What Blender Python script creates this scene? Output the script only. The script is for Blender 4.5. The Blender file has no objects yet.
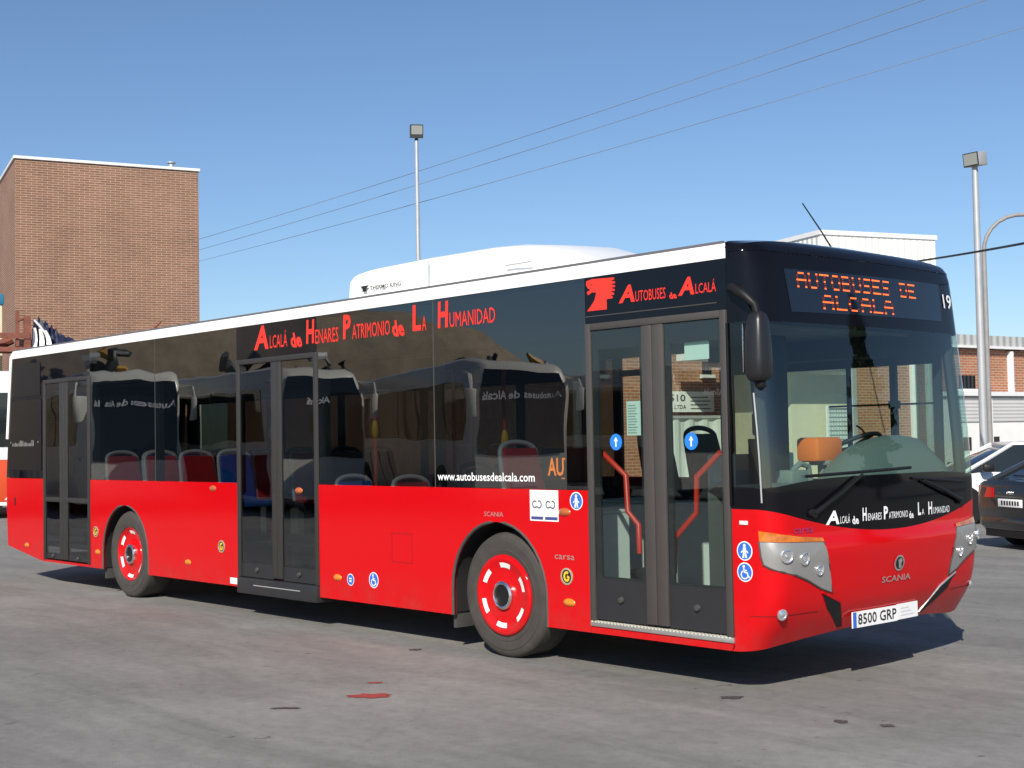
import bpy, bmesh, math, random
import numpy as np
from mathutils import Vector, Matrix
rnd = random.Random(7)
S = bpy.context.scene
COL = S.collection
PI = math.pi
# ------------------------------------------------------------------ camera
cam = bpy.data.cameras.new('camera'); camo = bpy.data.objects.new('camera', cam); COL.objects.link(camo)
FW = Vector((-0.7392893, 0.6721332, 0.04108896)); RT = Vector((0.6720181, 0.74030071, -0.0186155)); UP = Vector((0.04293028, -0.01385028, 0.99898206))
m = Matrix((RT, UP, -FW)).transposed().to_4x4(); m.translation = Vector((7.7513, -6.91483, 1.67159))
camo.matrix_world = m
cam.sensor_width = 36; cam.lens = 1348.71 / 1024 * 36; cam.clip_end = 2000; cam.clip_start = 0.05
S.camera = camo
# ------------------------------------------------------------------ light
EL = math.radians(34.5); SD = Vector((0.575 * math.cos(EL), -0.818 * math.cos(EL), math.sin(EL))).normalized()
w = bpy.data.worlds.new('World'); S.world = w; w.use_nodes = True
nt = w.node_tree; nt.nodes.clear()
sky = nt.nodes.new('ShaderNodeTexSky'); sky.sky_type = 'NISHITA'; sky.sun_disc = False
sky.sun_elevation = EL; sky.sun_rotation = math.atan2(0.575, -0.818)
sky.air_density = 1.0; sky.dust_density = 0.55; sky.ozone_density = 5.0; sky.altitude = 600
bg = nt.nodes.new('ShaderNodeBackground'); bg.inputs['Strength'].default_value = 0.092
wo = nt.nodes.new('ShaderNodeOutputWorld')
nt.links.new(sky.outputs[0], bg.inputs[0]); nt.links.new(bg.outputs[0], wo.inputs[0])
sl = bpy.data.lights.new('sun', 'SUN'); sl.energy = 4.9; sl.angle = math.radians(0.53); sl.color = (1, 0.93, 0.83)
so = bpy.data.objects.new('sun', sl); COL.objects.link(so); so.rotation_euler = SD.to_track_quat('Z', 'Y').to_euler(); so.location = (0, -20, 30)
S.view_settings.view_transform = 'Standard'; S.view_settings.look = 'None'; S.view_settings.exposure = 0.32; S.view_settings.gamma = 1
S.cycles.max_bounces = 10; S.cycles.transparent_max_bounces = 16; S.cycles.glossy_bounces = 4

# ------------------------------------------------------------------ materials
def mat(name, col, rough=0.5, metal=0.0, coat=0.0, spec=0.5, var=0.0, vscale=6.0, bump=0.0, bscale=60.0, emit=None, rvar=0.0):
    M = bpy.data.materials.new(name); M.use_nodes = True; n = M.node_tree; b = n.nodes['Principled BSDF']
    b.inputs['Base Color'].default_value = (*col, 1); b.inputs['Roughness'].default_value = rough; b.inputs['Metallic'].default_value = metal
    b.inputs['Coat Weight'].default_value = coat; b.inputs['Coat Roughness'].default_value = 0.04; b.inputs['Specular IOR Level'].default_value = spec
    tc = n.nodes.new('ShaderNodeTexCoord')
    if var > 0 or rvar > 0:
        no = n.nodes.new('ShaderNodeTexNoise'); no.inputs['Scale'].default_value = vscale; no.inputs['Detail'].default_value = 6; no.inputs['Roughness'].default_value = 0.65
        n.links.new(tc.outputs['Object'], no.inputs['Vector'])
        if var > 0:
            mr = n.nodes.new('ShaderNodeMapRange'); mr.inputs[1].default_value = 0.25; mr.inputs[2].default_value = 0.75; mr.inputs[3].default_value = 1 - var; mr.inputs[4].default_value = 1 + var
            n.links.new(no.outputs[0], mr.inputs[0])
            mx = n.nodes.new('ShaderNodeVectorMath'); mx.operation = 'SCALE'; mx.inputs[0].default_value = col
            n.links.new(mr.outputs[0], mx.inputs['Scale']); n.links.new(mx.outputs[0], b.inputs['Base Color'])
        if rvar > 0:
            mr2 = n.nodes.new('ShaderNodeMapRange'); mr2.inputs[1].default_value = 0.3; mr2.inputs[2].default_value = 0.7; mr2.inputs[3].default_value = max(0.02, rough - rvar); mr2.inputs[4].default_value = rough + rvar
            n.links.new(no.outputs[0], mr2.inputs[0]); n.links.new(mr2.outputs[0], b.inputs['Roughness'])
    if bump > 0:
        nb = n.nodes.new('ShaderNodeTexNoise'); nb.inputs['Scale'].default_value = bscale; nb.inputs['Detail'].default_value = 4
        n.links.new(tc.outputs['Object'], nb.inputs['Vector'])
        bp = n.nodes.new('ShaderNodeBump'); bp.inputs['Strength'].default_value = bump; bp.inputs['Distance'].default_value = 0.02
        n.links.new(nb.outputs[0], bp.inputs['Height']); n.links.new(bp.outputs[0], b.inputs['Normal'])
    if emit:
        b.inputs['Emission Color'].default_value = (*col, 1); b.inputs['Emission Strength'].default_value = emit
    return M

def glass(name, tint, ior=1.5, wav=0.0, f0=None):
    M = bpy.data.materials.new(name); M.use_nodes = True; n = M.node_tree; n.nodes.clear()
    t = n.nodes.new('ShaderNodeBsdfTransparent'); t.inputs[0].default_value = (*tint, 1)
    g = n.nodes.new('ShaderNodeBsdfGlossy'); g.inputs['Roughness'].default_value = 0.0; g.inputs['Color'].default_value = (0.95, 0.97, 1, 1)
    lw = n.nodes.new('ShaderNodeLayerWeight'); lw.inputs['Blend'].default_value = 0.5
    pw = n.nodes.new('ShaderNodeMath'); pw.operation = 'POWER'; pw.inputs[1].default_value = 5; n.links.new(lw.outputs['Facing'], pw.inputs[0])
    if f0 is None: f0 = min(0.9, 2 * ((ior - 1) / (ior + 1)) ** 2)   # both faces of the pane
    f = n.nodes.new('ShaderNodeMapRange'); f.inputs[3].default_value = f0; f.inputs[4].default_value = 1; n.links.new(pw.outputs[0], f.inputs[0])
    x = n.nodes.new('ShaderNodeMixShader'); o = n.nodes.new('ShaderNodeOutputMaterial')
    if wav > 0:
        tc = n.nodes.new('ShaderNodeTexCoord'); no = n.nodes.new('ShaderNodeTexNoise'); no.inputs['Scale'].default_value = 1.3; no.inputs['Detail'].default_value = 1
        n.links.new(tc.outputs['Object'], no.inputs['Vector'])
        bp = n.nodes.new('ShaderNodeBump'); bp.inputs['Strength'].default_value = wav; bp.inputs['Distance'].default_value = 0.02
        n.links.new(no.outputs[0], bp.inputs['Height']); n.links.new(bp.outputs[0], g.inputs['Normal'])
    n.links.new(f.outputs[0], x.inputs[0]); n.links.new(t.outputs[0], x.inputs[1]); n.links.new(g.outputs[0], x.inputs[2]); n.links.new(x.outputs[0], o.inputs[0])
    return M

def brick(name, c1, c2, mortar, bw=0.26, rh=0.075, ms=0.012, stain=0.25, axis='sum'):
    M = bpy.data.materials.new(name); M.use_nodes = True; n = M.node_tree; b = n.nodes['Principled BSDF']; b.inputs['Roughness'].default_value = 0.9
    tc = n.nodes.new('ShaderNodeTexCoord'); sp = n.nodes.new('ShaderNodeSeparateXYZ'); n.links.new(tc.outputs['Object'], sp.inputs[0])
    ad = n.nodes.new('ShaderNodeMath'); ad.operation = 'ADD'; n.links.new(sp.outputs[0], ad.inputs[0]); n.links.new(sp.outputs[1], ad.inputs[1])
    cb = n.nodes.new('ShaderNodeCombineXYZ'); n.links.new(ad.outputs[0], cb.inputs[0]); n.links.new(sp.outputs[2], cb.inputs[1])
    br = n.nodes.new('ShaderNodeTexBrick'); br.inputs['Scale'].default_value = 1; br.inputs['Brick Width'].default_value = bw; br.inputs['Row Height'].default_value = rh
    br.inputs['Mortar Size'].default_value = ms; br.inputs['Mortar Smooth'].default_value = 0.2; br.inputs['Bias'].default_value = 0.0
    br.inputs['Color1'].default_value = (*c1, 1); br.inputs['Color2'].default_value = (*c2, 1); br.inputs['Mortar'].default_value = (*mortar, 1)
    n.links.new(cb.outputs[0], br.inputs['Vector'])
    no = n.nodes.new('ShaderNodeTexNoise'); no.inputs['Scale'].default_value = 0.6; no.inputs['Detail'].default_value = 7; no.inputs['Roughness'].default_value = 0.7; n.links.new(tc.outputs['Object'], no.inputs['Vector'])
    mr = n.nodes.new('ShaderNodeMapRange'); mr.inputs[1].default_value = 0.3; mr.inputs[2].default_value = 0.7; mr.inputs[3].default_value = 1 - stain; mr.inputs[4].default_value = 1 + stain
    n.links.new(no.outputs[0], mr.inputs[0])
    mx = n.nodes.new('ShaderNodeVectorMath'); mx.operation = 'SCALE'; n.links.new(br.outputs[0], mx.inputs[0]); n.links.new(mr.outputs[0], mx.inputs['Scale'])
    n.links.new(mx.outputs[0], b.inputs['Base Color'])
    bp = n.nodes.new('ShaderNodeBump'); bp.inputs['Strength'].default_value = 0.4; bp.inputs['Distance'].default_value = 0.01; bp.invert = True
    n.links.new(br.outputs['Fac'], bp.inputs['Height']); n.links.new(bp.outputs[0], b.inputs['Normal'])
    return M

def corr(name, col, pitch=0.25, axis='sum', depth=0.03, rough=0.45):
    M = mat(name, col, rough, var=0.06, vscale=0.8); n = M.node_tree; b = n.nodes['Principled BSDF']
    tc = n.nodes.new('ShaderNodeTexCoord'); sp = n.nodes.new('ShaderNodeSeparateXYZ'); n.links.new(tc.outputs['Object'], sp.inputs[0])
    ad = n.nodes.new('ShaderNodeMath'); ad.operation = 'ADD'
    if axis == 'sum': n.links.new(sp.outputs[0], ad.inputs[0]); n.links.new(sp.outputs[1], ad.inputs[1])
    else: n.links.new(sp.outputs[2], ad.inputs[0]); ad.inputs[1].default_value = 0
    cb = n.nodes.new('ShaderNodeCombineXYZ'); n.links.new(ad.outputs[0], cb.inputs[0])
    wv = n.nodes.new('ShaderNodeTexWave'); wv.inputs['Scale'].default_value = 0.314 / pitch; n.links.new(cb.outputs[0], wv.inputs['Vector'])
    bp = n.nodes.new('ShaderNodeBump'); bp.inputs['Strength'].default_value = 1; bp.inputs['Distance'].default_value = depth
    n.links.new(wv.outputs[1], bp.inputs['Height']); n.links.new(bp.outputs[0], b.inputs['Normal'])
    return M

RED = mat('red_paint', (0.55, 0.003, 0.006), 0.10, spec=0.30, bump=0.05, bscale=2.2)
def road_film(M, col, z0, z1, amt):
    n = M.node_tree; b = n.nodes['Principled BSDF']; tc = n.nodes.new('ShaderNodeTexCoord'); sp = n.nodes.new('ShaderNodeSeparateXYZ'); n.links.new(tc.outputs['Object'], sp.inputs[0])
    no = n.nodes.new('ShaderNodeTexNoise'); no.inputs['Scale'].default_value = 5; no.inputs['Detail'].default_value = 8; no.inputs['Roughness'].default_value = 0.7; n.links.new(tc.outputs['Object'], no.inputs['Vector'])
    a = n.nodes.new('ShaderNodeMapRange'); a.inputs[1].default_value = z1; a.inputs[2].default_value = z0; a.inputs[3].default_value = 0; a.inputs[4].default_value = amt; n.links.new(sp.outputs[2], a.inputs[0])
    q = n.nodes.new('ShaderNodeMapRange'); q.inputs[1].default_value = 0.38; q.inputs[2].default_value = 0.68; n.links.new(no.outputs[0], q.inputs[0])
    mu = n.nodes.new('ShaderNodeMath'); mu.operation = 'MULTIPLY'; n.links.new(a.outputs[0], mu.inputs[0]); n.links.new(q.outputs[0], mu.inputs[1])
    mx = n.nodes.new('ShaderNodeMixRGB'); mx.inputs[1].default_value = b.inputs['Base Color'].default_value; mx.inputs[2].default_value = (*col, 1); n.links.new(mu.outputs[0], mx.inputs[0]); n.links.new(mx.outputs[0], b.inputs['Base Color'])
    ad = n.nodes.new('ShaderNodeMath'); ad.operation = 'MULTIPLY_ADD'; ad.inputs[1].default_value = 0.9; ad.inputs[2].default_value = b.inputs['Roughness'].default_value; n.links.new(mu.outputs[0], ad.inputs[0]); n.links.new(ad.outputs[0], b.inputs['Roughness'])
road_film(RED, (0.13, 0.07, 0.055), 0.28, 0.60, 0.26)
WHITE = mat('white_paint', (0.82, 0.82, 0.80), 0.35, coat=0.3, var=0.03, vscale=1.5)
BLACK = mat('black_gloss', (0.004, 0.004, 0.006), 0.06, spec=0.25)
BLACKG = mat('black_glass_panel', (0.004, 0.005, 0.009), 0.02, spec=0.3)
RUBBER = mat('rubber', (0.055, 0.053, 0.050), 0.75, var=0.15, vscale=12)
DOORG = mat('door_frame_grey', (0.056, 0.050, 0.046), 0.5, var=0.08, vscale=5)
DOORG2 = mat('door_frame_dark', (0.030, 0.028, 0.026), 0.5, var=0.08, vscale=5)
DOORP = mat('door_dark_panel', (0.022, 0.022, 0.024), 0.4, var=0.1, vscale=5)
TYRE = mat('tyre', (0.047, 0.042, 0.037), 0.85, var=0.25, vscale=9, bump=0.15, bscale=90)
DARK = mat('dark_plastic', (0.009, 0.009, 0.010), 0.5, spec=0.3)
UNDER = mat('underbody', (0.01, 0.01, 0.01), 0.9)
SILVER = mat('silver_metal', (0.62, 0.61, 0.58), 0.35, metal=0.8, rvar=0.1, vscale=20)
CHROME = mat('chrome', (0.75, 0.74, 0.72), 0.22, metal=1)
REFL = mat('silver_slot', (0.82, 0.80, 0.78), 0.3, metal=0.15)
GREYL = mat('grey_lamp_housing', (0.30, 0.295, 0.285), 0.38, metal=0.35, coat=0.4)
LAMPG = mat('lamp_reflector', (0.85, 0.85, 0.85), 0.16, metal=0.9)
LENS = glass('lamp_lens', (0.9, 0.9, 0.9), 1.5)
AMBER = mat('amber_lens', (0.68, 0.20, 0.008), 0.15, coat=1.0, var=0.35, vscale=30)
AMBERI = mat('amber_indicator_lens', (0.50, 0.135, 0.004), 0.12, coat=1.0, var=0.5, vscale=14)
AMBERD = mat('amber_dark_lens', (0.42, 0.10, 0.02), 0.2, coat=1.0)
BRASS = mat('brass', (0.55, 0.42, 0.15), 0.35, metal=0.6)
TXTR = mat('red_lettering', (0.85, 0.035, 0.02), 0.5)
TXTW = mat('white_lettering', (0.85, 0.85, 0.85), 0.5)
TXTK = mat('black_lettering', (0.01, 0.01, 0.012), 0.5)
TXTS = mat('silver_lettering', (0.6, 0.55, 0.53), 0.3, metal=0.7)
TXTP = mat('purple_lettering', (0.30, 0.03, 0.14), 0.5)
BLUE = mat('sticker_blue', (0.03, 0.14, 0.55), 0.45)
BLUE2 = mat('arrow_blue', (0.02, 0.20, 0.75), 0.4)
STW = mat('sticker_white', (0.80, 0.80, 0.80), 0.5)
PAPER = mat('paper_green_white', (0.62, 0.80, 0.74), 0.7)
LED = mat('led_orange', (1.0, 0.15, 0.025), 0.5, emit=0.85)
LEDD = mat('led_orange_dim', (0.22, 0.025, 0.008), 0.5, emit=0.05)
LEDY = mat('led_amber', (1.0, 0.24, 0.01), 0.5, emit=2.4)
SIGNP = mat('sign_glass', (0.008, 0.012, 0.022), 0.03, spec=0.6)
GL_WS = glass('windscreen_glass', (0.64, 0.80, 0.74), 1.5, 0.05, 0.075)
GL_Q = glass('quarter_glass', (0.30, 0.36, 0.34), 1.5, 0.05, 0.05)
GL_SIDE = glass('tinted_side_glass', (0.26, 0.28, 0.28), 1.74, 0.16, 0.14)
GL_DOOR = glass('door_glass', (0.66, 0.74, 0.70), 1.5, 0.06, 0.08)
GL_LD = glass('left_tinted_glass', (0.10, 0.115, 0.11), 1.5)
GL_L = glass('left_window_glass', (0.80, 0.86, 0.78), 1.5)
INT = mat('interior_grey', (0.20, 0.21, 0.21), 0.6, var=0.08)
INTL = mat('interior_light', (0.70, 0.75, 0.72), 0.6, var=0.05)
INTD = mat('interior_dark', (0.025, 0.026, 0.028), 0.7)
DASH = mat('dashboard_grey', (0.13, 0.15, 0.15), 0.42, bump=0.05, bscale=120)
ORNG = mat('orange_plastic', (0.95, 0.18, 0.01), 0.45)
SEATR = mat('red_seat_fabric', (0.62, 0.02, 0.03), 0.75, var=0.25, vscale=25)
SEATB = mat('blue_seat_fabric', (0.02, 0.13, 0.60), 0.75, var=0.25, vscale=25)
SEATF = mat('grey_seat_frame', (0.62, 0.63, 0.66), 0.35)
RAIL = mat('red_handrail', (0.55, 0.035, 0.02), 0.4)
YEL = mat('yellow_knob', (0.75, 0.48, 0.02), 0.4)
GALV = mat('galvanised_steel', (0.42, 0.43, 0.44), 0.5, metal=0.35, var=0.1, vscale=3)
LAMPBOX = mat('floodlight_body', (0.035, 0.035, 0.04), 0.5)
FLGLASS = mat('floodlight_glass', (0.26, 0.28, 0.26), 0.15)
WIRE = mat('wire_black', (0.012, 0.012, 0.014), 0.6)
WIREG = mat('wire_grey', (0.16, 0.19, 0.24), 0.6)
RUST = mat('rusty_steel', (0.17, 0.055, 0.035), 0.85, var=0.4, vscale=5)

# ------------------------------------------------------------------ mesh helper
class MB:
    def __init__(s): s.bm = bmesh.new(); s.mi = 0
    def face(s, pts):
        f = s.bm.faces.new([s.bm.verts.new(p) for p in pts]); f.material_index = s.mi; return f
    def box(s, x0, x1, y0, y1, z0, z1, bev=0.0, seg=2):
        g = bmesh.ops.create_cube(s.bm, size=1)
        bmesh.ops.scale(s.bm, vec=(abs(x1 - x0), abs(y1 - y0), abs(z1 - z0)), verts=g['verts'])
        bmesh.ops.translate(s.bm, vec=((x0 + x1) / 2, (y0 + y1) / 2, (z0 + z1) / 2), verts=g['verts'])
        fs = set(f for v in g['verts'] for f in v.link_faces)
        for f in fs: f.material_index = s.mi
        if bev > 0:
            es = list(set(e for v in g['verts'] for e in v.link_edges))
            bmesh.ops.bevel(s.bm, geom=es, offset=bev, segments=seg, affect='EDGES', profile=0.5, material=-1)
        return s
    def loft(s, rings, closed=True, cap=True):
        vr = [[s.bm.verts.new(p) for p in r] for r in rings]
        n = len(rings[0])
        for a, b in zip(vr, vr[1:]):
            for i in range(n if closed else n - 1):
                j = (i + 1) % n
                try: f = s.bm.faces.new((a[i], a[j], b[j], b[i])); f.material_index = s.mi
                except ValueError: pass
        if cap and closed:
            for r in (vr[0], vr[-1]):
                try: f = s.bm.faces.new(r); f.material_index = s.mi
                except ValueError: pass
        return s
    def grid(s, fn, us, vs):
        return s.loft([[fn(u, v) for u in us] for v in vs], closed=False, cap=False)
    def tube(s, pts, r, seg=8, cap=True):
        pts = [Vector(p) for p in pts]; rings = []
        ref = None
        for i, p in enumerate(pts):
            d = (pts[min(i + 1, len(pts) - 1)] - pts[max(i - 1, 0)]).normalized()
            if ref is None: ref = Vector((0, 0, 1)) if abs(d.z) < 0.9 else Vector((1, 0, 0))
            a = d.cross(ref).normalized(); b = d.cross(a).normalized(); ref = b.cross(d).normalized() if False else ref
            rr = r[i] if isinstance(r, (list, tuple)) else r
            rings.append([p + (a * math.cos(2 * PI * k / seg) + b * math.sin(2 * PI * k / seg)) * rr for k in range(seg)])
        return s.loft(rings, True, cap)
    def lathe(s, prof, c, ax='y', seg=40, a0=0, a1=2 * PI):
        full = abs(a1 - a0 - 2 * PI) < 1e-6; rings = []
        for k in range(seg if full else seg + 1):
            a = a0 + (a1 - a0) * k / seg; ca, sa = math.cos(a), math.sin(a); ring = []
            for r, h in prof:
                if ax == 'y': ring.append((c[0] + r * ca, c[1] + h, c[2] + r * sa))
                elif ax == 'z': ring.append((c[0] + r * ca, c[1] + r * sa, c[2] + h))
                else: ring.append((c[0] + h, c[1] + r * ca, c[2] + r * sa))
            rings.append(ring)
        if full: rings.append(rings[0])
        s.loft(rings, False, False)
        return s
    def prism(s, poly, fn, t0, t1):
        a = [s.bm.verts.new(fn(p[0], p[1], t0)) for p in poly]; b = [s.bm.verts.new(fn(p[0], p[1], t1)) for p in poly]; n = len(poly)
        fs = [s.bm.faces.new(a), s.bm.faces.new(b[::-1])]
        for i in range(n): fs.append(s.bm.faces.new((a[i], b[i], b[(i + 1) % n], a[(i + 1) % n])))
        for f in fs: f.material_index = s.mi
        return s
    def add(s, verts, faces):
        vs = [s.bm.verts.new(v) for v in verts]
        for f in faces:
            try: g = s.bm.faces.new([vs[i] for i in f]); g.material_index = s.mi
            except ValueError: pass
        return s

def tag(o, label=None, cat=None, group=None, kind=None):
    if label: o['label'] = label
    if cat: o['category'] = cat
    if group: o['group'] = group
    if kind: o['kind'] = kind
    return o
def obj(name, mb, mats, parent=None, smooth=35, tri=False):
    if not isinstance(mats, (list, tuple)): mats = [mats]
    bm = mb.bm
    bmesh.ops.remove_doubles(bm, verts=bm.verts, dist=0.00002)
    bmesh.ops.recalc_face_normals(bm, faces=bm.faces)
    me = bpy.data.meshes.new(name); bm.to_mesh(me); bm.free()
    for mm in mats: me.materials.append(mm)
    if smooth:
        me.shade_smooth(); me.set_sharp_from_angle(angle=math.radians(smooth))
    o = bpy.data.objects.new(name, me); COL.objects.link(o)
    if parent is not None:
        o.parent = parent
        if parent.get('_org') is not None: o.matrix_parent_inverse = Matrix.Translation(-Vector(parent['_org']))
    return o
def empty(name, loc=(0, 0, 0), rz=0.0, org=None):
    o = bpy.data.objects.new(name, None); COL.objects.link(o); o.location = loc; o.rotation_euler = (0, 0, rz); o.empty_display_size = 0.3
    return o
def copy_tree(o, parent=None):
    c = o.copy(); COL.objects.link(c)
    if parent is not None: c.parent = parent
    for ch in list(o.children): copy_tree(ch, c)
    return c

# text -> 2d mesh, fitted to a box
def text2d(s, bold=0.0, shear=0.0, res=2):
    cu = bpy.data.curves.new('lettering_curve', 'FONT'); cu.body = s; cu.offset = bold; cu.shear = shear; cu.resolution_u = res; cu.fill_mode = 'FRONT'
    o = bpy.data.objects.new('lettering_tmp', cu); COL.objects.link(o)
    dg = bpy.context.evaluated_depsgraph_get(); dg.update()
    me = bpy.data.meshes.new_from_object(o.evaluated_get(dg))
    V = np.array([(v.co.x, v.co.y) for v in me.vertices]); Fc = [tuple(p.vertices) for p in me.polygons]
    bpy.data.objects.remove(o); bpy.data.curves.remove(cu); bpy.data.meshes.remove(me)
    return V, Fc
def fit_text(mb, s, a0, a1, b0, b1, fn, bold=0.0, shear=0.0, cuts=None):
    V, Fc = text2d(s, bold, shear)
    lo, hi = V.min(0), V.max(0)
    V = (V - lo) / (hi - lo) * np.array([a1 - a0, b1 - b0]) + np.array([a0, b0])
    if cuts is None:
        mb.add([fn(a, b) for a, b in V], Fc)
    else: flat_map(mb, V, Fc, fn, cuts)
def flat_map(mb, V, Fc, fn, cuts):
    t = bmesh.new(); vs = [t.verts.new((a, b, 0)) for a, b in V]
    for f in Fc:
        try: t.faces.new([vs[i] for i in f])
        except ValueError: pass
    for c in cuts:
        bmesh.ops.bisect_plane(t, geom=t.verts[:] + t.edges[:] + t.faces[:], dist=1e-6, plane_co=(c, 0, 0), plane_no=(1, 0, 0))
    t.verts.index_update()
    mb.add([fn(v.co.x, v.co.y) for v in t.verts], [[v.index for v in f.verts] for f in t.faces]); t.free()
def poly_map(mb, poly, fn, cuts, zc=()):
    t = bmesh.new(); f = t.faces.new([t.verts.new((a, b, 0)) for a, b in poly]); bmesh.ops.triangulate(t, faces=[f])
    for c in cuts: bmesh.ops.bisect_plane(t, geom=t.verts[:] + t.edges[:] + t.faces[:], dist=1e-6, plane_co=(c, 0, 0), plane_no=(1, 0, 0))
    for c in zc: bmesh.ops.bisect_plane(t, geom=t.verts[:] + t.edges[:] + t.faces[:], dist=1e-6, plane_co=(0, c, 0), plane_no=(0, 1, 0))
    t.verts.index_update()
    mb.add([fn(v.co.x, v.co.y) for v in t.verts], [[v.index for v in g.verts] for g in t.faces]); t.free()
def stroke(pts, r):
    """outline polygon of a thick 2d line"""
    L, Rr = [], []
    for i, p in enumerate(pts):
        a = np.array(pts[max(i - 1, 0)]); b = np.array(pts[min(i + 1, len(pts) - 1)]); d = (b - a) / (np.linalg.norm(b - a) + 1e-9); nn = np.array([-d[1], d[0]])
        L.append(tuple(np.array(p) + nn * r)); Rr.append(tuple(np.array(p) - nn * r))
    return L + Rr[::-1]
def disc(c, ra, rb=None, n=20):
    rb = rb or ra
    return [(c[0] + ra * math.cos(2 * PI * k / n), c[1] + rb * math.sin(2 * PI * k / n)) for k in range(n)]

# ================================================================== SETTING
g = MB(); N = 400
g.face([(-N, -N, 0), (N, -N, 0), (N, N, 0), (-N, N, 0)])
GM = bpy.data.materials.new('yard_concrete'); GM.use_nodes = True; n = GM.node_tree; b = n.nodes['Principled BSDF']; b.inputs['Roughness'].default_value = 0.85
tc = n.nodes.new('ShaderNodeTexCoord')
def noise(scale, det=6, rough=0.6, dist=0.0, vec=None):
    q = n.nodes.new('ShaderNodeTexNoise'); q.inputs['Scale'].default_value = scale; q.inputs['Detail'].default_value = det; q.inputs['Roughness'].default_value = rough; q.inputs['Distortion'].default_value = dist
    n.links.new(vec or tc.outputs['Object'], q.inputs['Vector']); return q.outputs[0]
def ramp(src, stops):
    r = n.nodes.new('ShaderNodeValToRGB'); e = r.color_ramp.elements
    while len(e) < len(stops): e.new(0.5)
    for k, (p_, c_) in enumerate(stops): e[k].position = p_; e[k].color = (*c_, 1)
    n.links.new(src, r.inputs[0]); return r.outputs[0]
def mul(a, b_, f=1.0):
    q = n.nodes.new('ShaderNodeMixRGB'); q.blend_type = 'MULTIPLY'; q.inputs[0].default_value = f; n.links.new(a, q.inputs[1]); n.links.new(b_, q.inputs[2]); return q.outputs[0]
mp = n.nodes.new('ShaderNodeMapping'); mp.inputs['Rotation'].default_value = (0, 0, 0.75); mp.inputs['Scale'].default_value = (0.35, 1.6, 1); n.links.new(tc.outputs['Object'], mp.inputs[0])
base = ramp(noise(0.35, 8, 0.62, 0.4), [(0.3, (0.162, 0.158, 0.149)), (0.5, (0.197, 0.193, 0.183)), (0.72, (0.246, 0.241, 0.230))])
streak = ramp(noise(1.3, 7, 0.68, 0.8, mp.outputs[0]), [(0.30, (0.76, 0.76, 0.76)), (0.52, (1.0, 1.0, 1.0)), (0.74, (1.20, 1.19, 1.18))])
fine = ramp(noise(9, 8, 0.8), [(0.3, (0.78, 0.78, 0.77)), (0.5, (1, 1, 1)), (0.7, (1.18, 1.18, 1.17))])
grain = ramp(noise(170, 2, 0.8), [(0.36, (0.66, 0.66, 0.66)), (0.5, (1, 1, 1)), (0.66, (1.32, 1.32, 1.30))])
spots = ramp(noise(6.5, 3, 0.55, 0.8), [(0.0, (1, 1, 1)), (0.70, (1, 1, 1)), (0.725, (0.55, 0.53, 0.51)), (1, (0.4, 0.38, 0.36))])
vd = n.nodes.new('ShaderNodeVectorMath'); vd.operation = 'ADD'; nz_ = n.nodes.new('ShaderNodeTexNoise'); nz_.inputs['Scale'].default_value = 0.9; nz_.inputs['Detail'].default_value = 6; n.links.new(tc.outputs['Object'], nz_.inputs['Vector'])
n.links.new(tc.outputs['Object'], vd.inputs[0]); n.links.new(nz_.outputs[1], vd.inputs[1])
vo = n.nodes.new('ShaderNodeTexVoronoi'); vo.feature = 'DISTANCE_TO_EDGE'; vo.inputs['Scale'].default_value = 0.33; n.links.new(vd.outputs[0], vo.inputs['Vector'])
crack = ramp(vo.outputs[0], [(0.0, (0.62, 0.61, 0.60)), (0.0035, (0.70, 0.69, 0.68)), (0.008, (1, 1, 1)), (1, (1, 1, 1))])
c_ = mul(mul(mul(mul(mul(base, streak), fine), grain), spots, 1.0), crack, 0.22)
n.links.new(c_, b.inputs['Base Color'])
bp = n.nodes.new('ShaderNodeBump'); bp.inputs['Strength'].default_value = 0.35; bp.inputs['Distance'].default_value = 0.012
n.links.new(noise(45, 6, 0.75), bp.inputs['Height']); n.links.new(bp.outputs[0], b.inputs['Normal'])
ground = obj('ground', g, GM, smooth=0); ground['kind'] = 'structure'

# blotches on the concrete
def blot(cx, cy, rx, ry, rot, seed, z=0.004, n_=22):
    r2 = random.Random(seed); pts = []
    for k in range(n_):
        a = 2 * PI * k / n_; q = 0.6 + 0.55 * r2.random(); x, y = rx * q * math.cos(a), ry * q * math.sin(a)
        pts.append((cx + x * math.cos(rot) - y * math.sin(rot), cy + x * math.sin(rot) + y * math.cos(rot), z))
    return pts
REDSTAIN = mat('red_spilt_paint', (0.30, 0.045, 0.035), 0.8, var=0.3, vscale=20)
OIL = mat('oil_stain', (0.075, 0.070, 0.066), 0.6, var=0.3, vscale=25)
RT2 = math.atan2(0.74, 0.67)
for i, (px_, py_, rx, ry, sd, mm, lb) in enumerate([
    (0.47, -1.60, 0.16, 0.09, 3, REDSTAIN, 'largest dull red paint mark on the concrete in the foreground'),
    (0.10, -1.30, 0.06, 0.03, 5, REDSTAIN, 'tiny red paint fleck just behind the large red mark'),
    (0.40, -2.22, 0.11, 0.035, 9, OIL, 'thin black tar streak left of the large red mark'),
    (2.25, -0.07, 0.09, 0.05, 11, OIL, 'long oil blot below the front corner of the bus'),
    (3.17, -.22, 0.045, 0.06, 12, OIL, 'round oil drip, nearer of the pair at lower right'),
    (3.42, -.14, 0.045, 0.045, 13, OIL, 'round oil drip, rightmost spot on the concrete'),
    (-0.86, -0.19, 0.06, 0.05, 14, OIL, 'dark spot on the ground beside the front wheel')]):
    mb = MB(); mb.face(blot(px_, py_, rx, ry, RT2, sd)); o = obj('ground_stain', mb, mm, smooth=0); tag(o, lb, 'stain')

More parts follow.
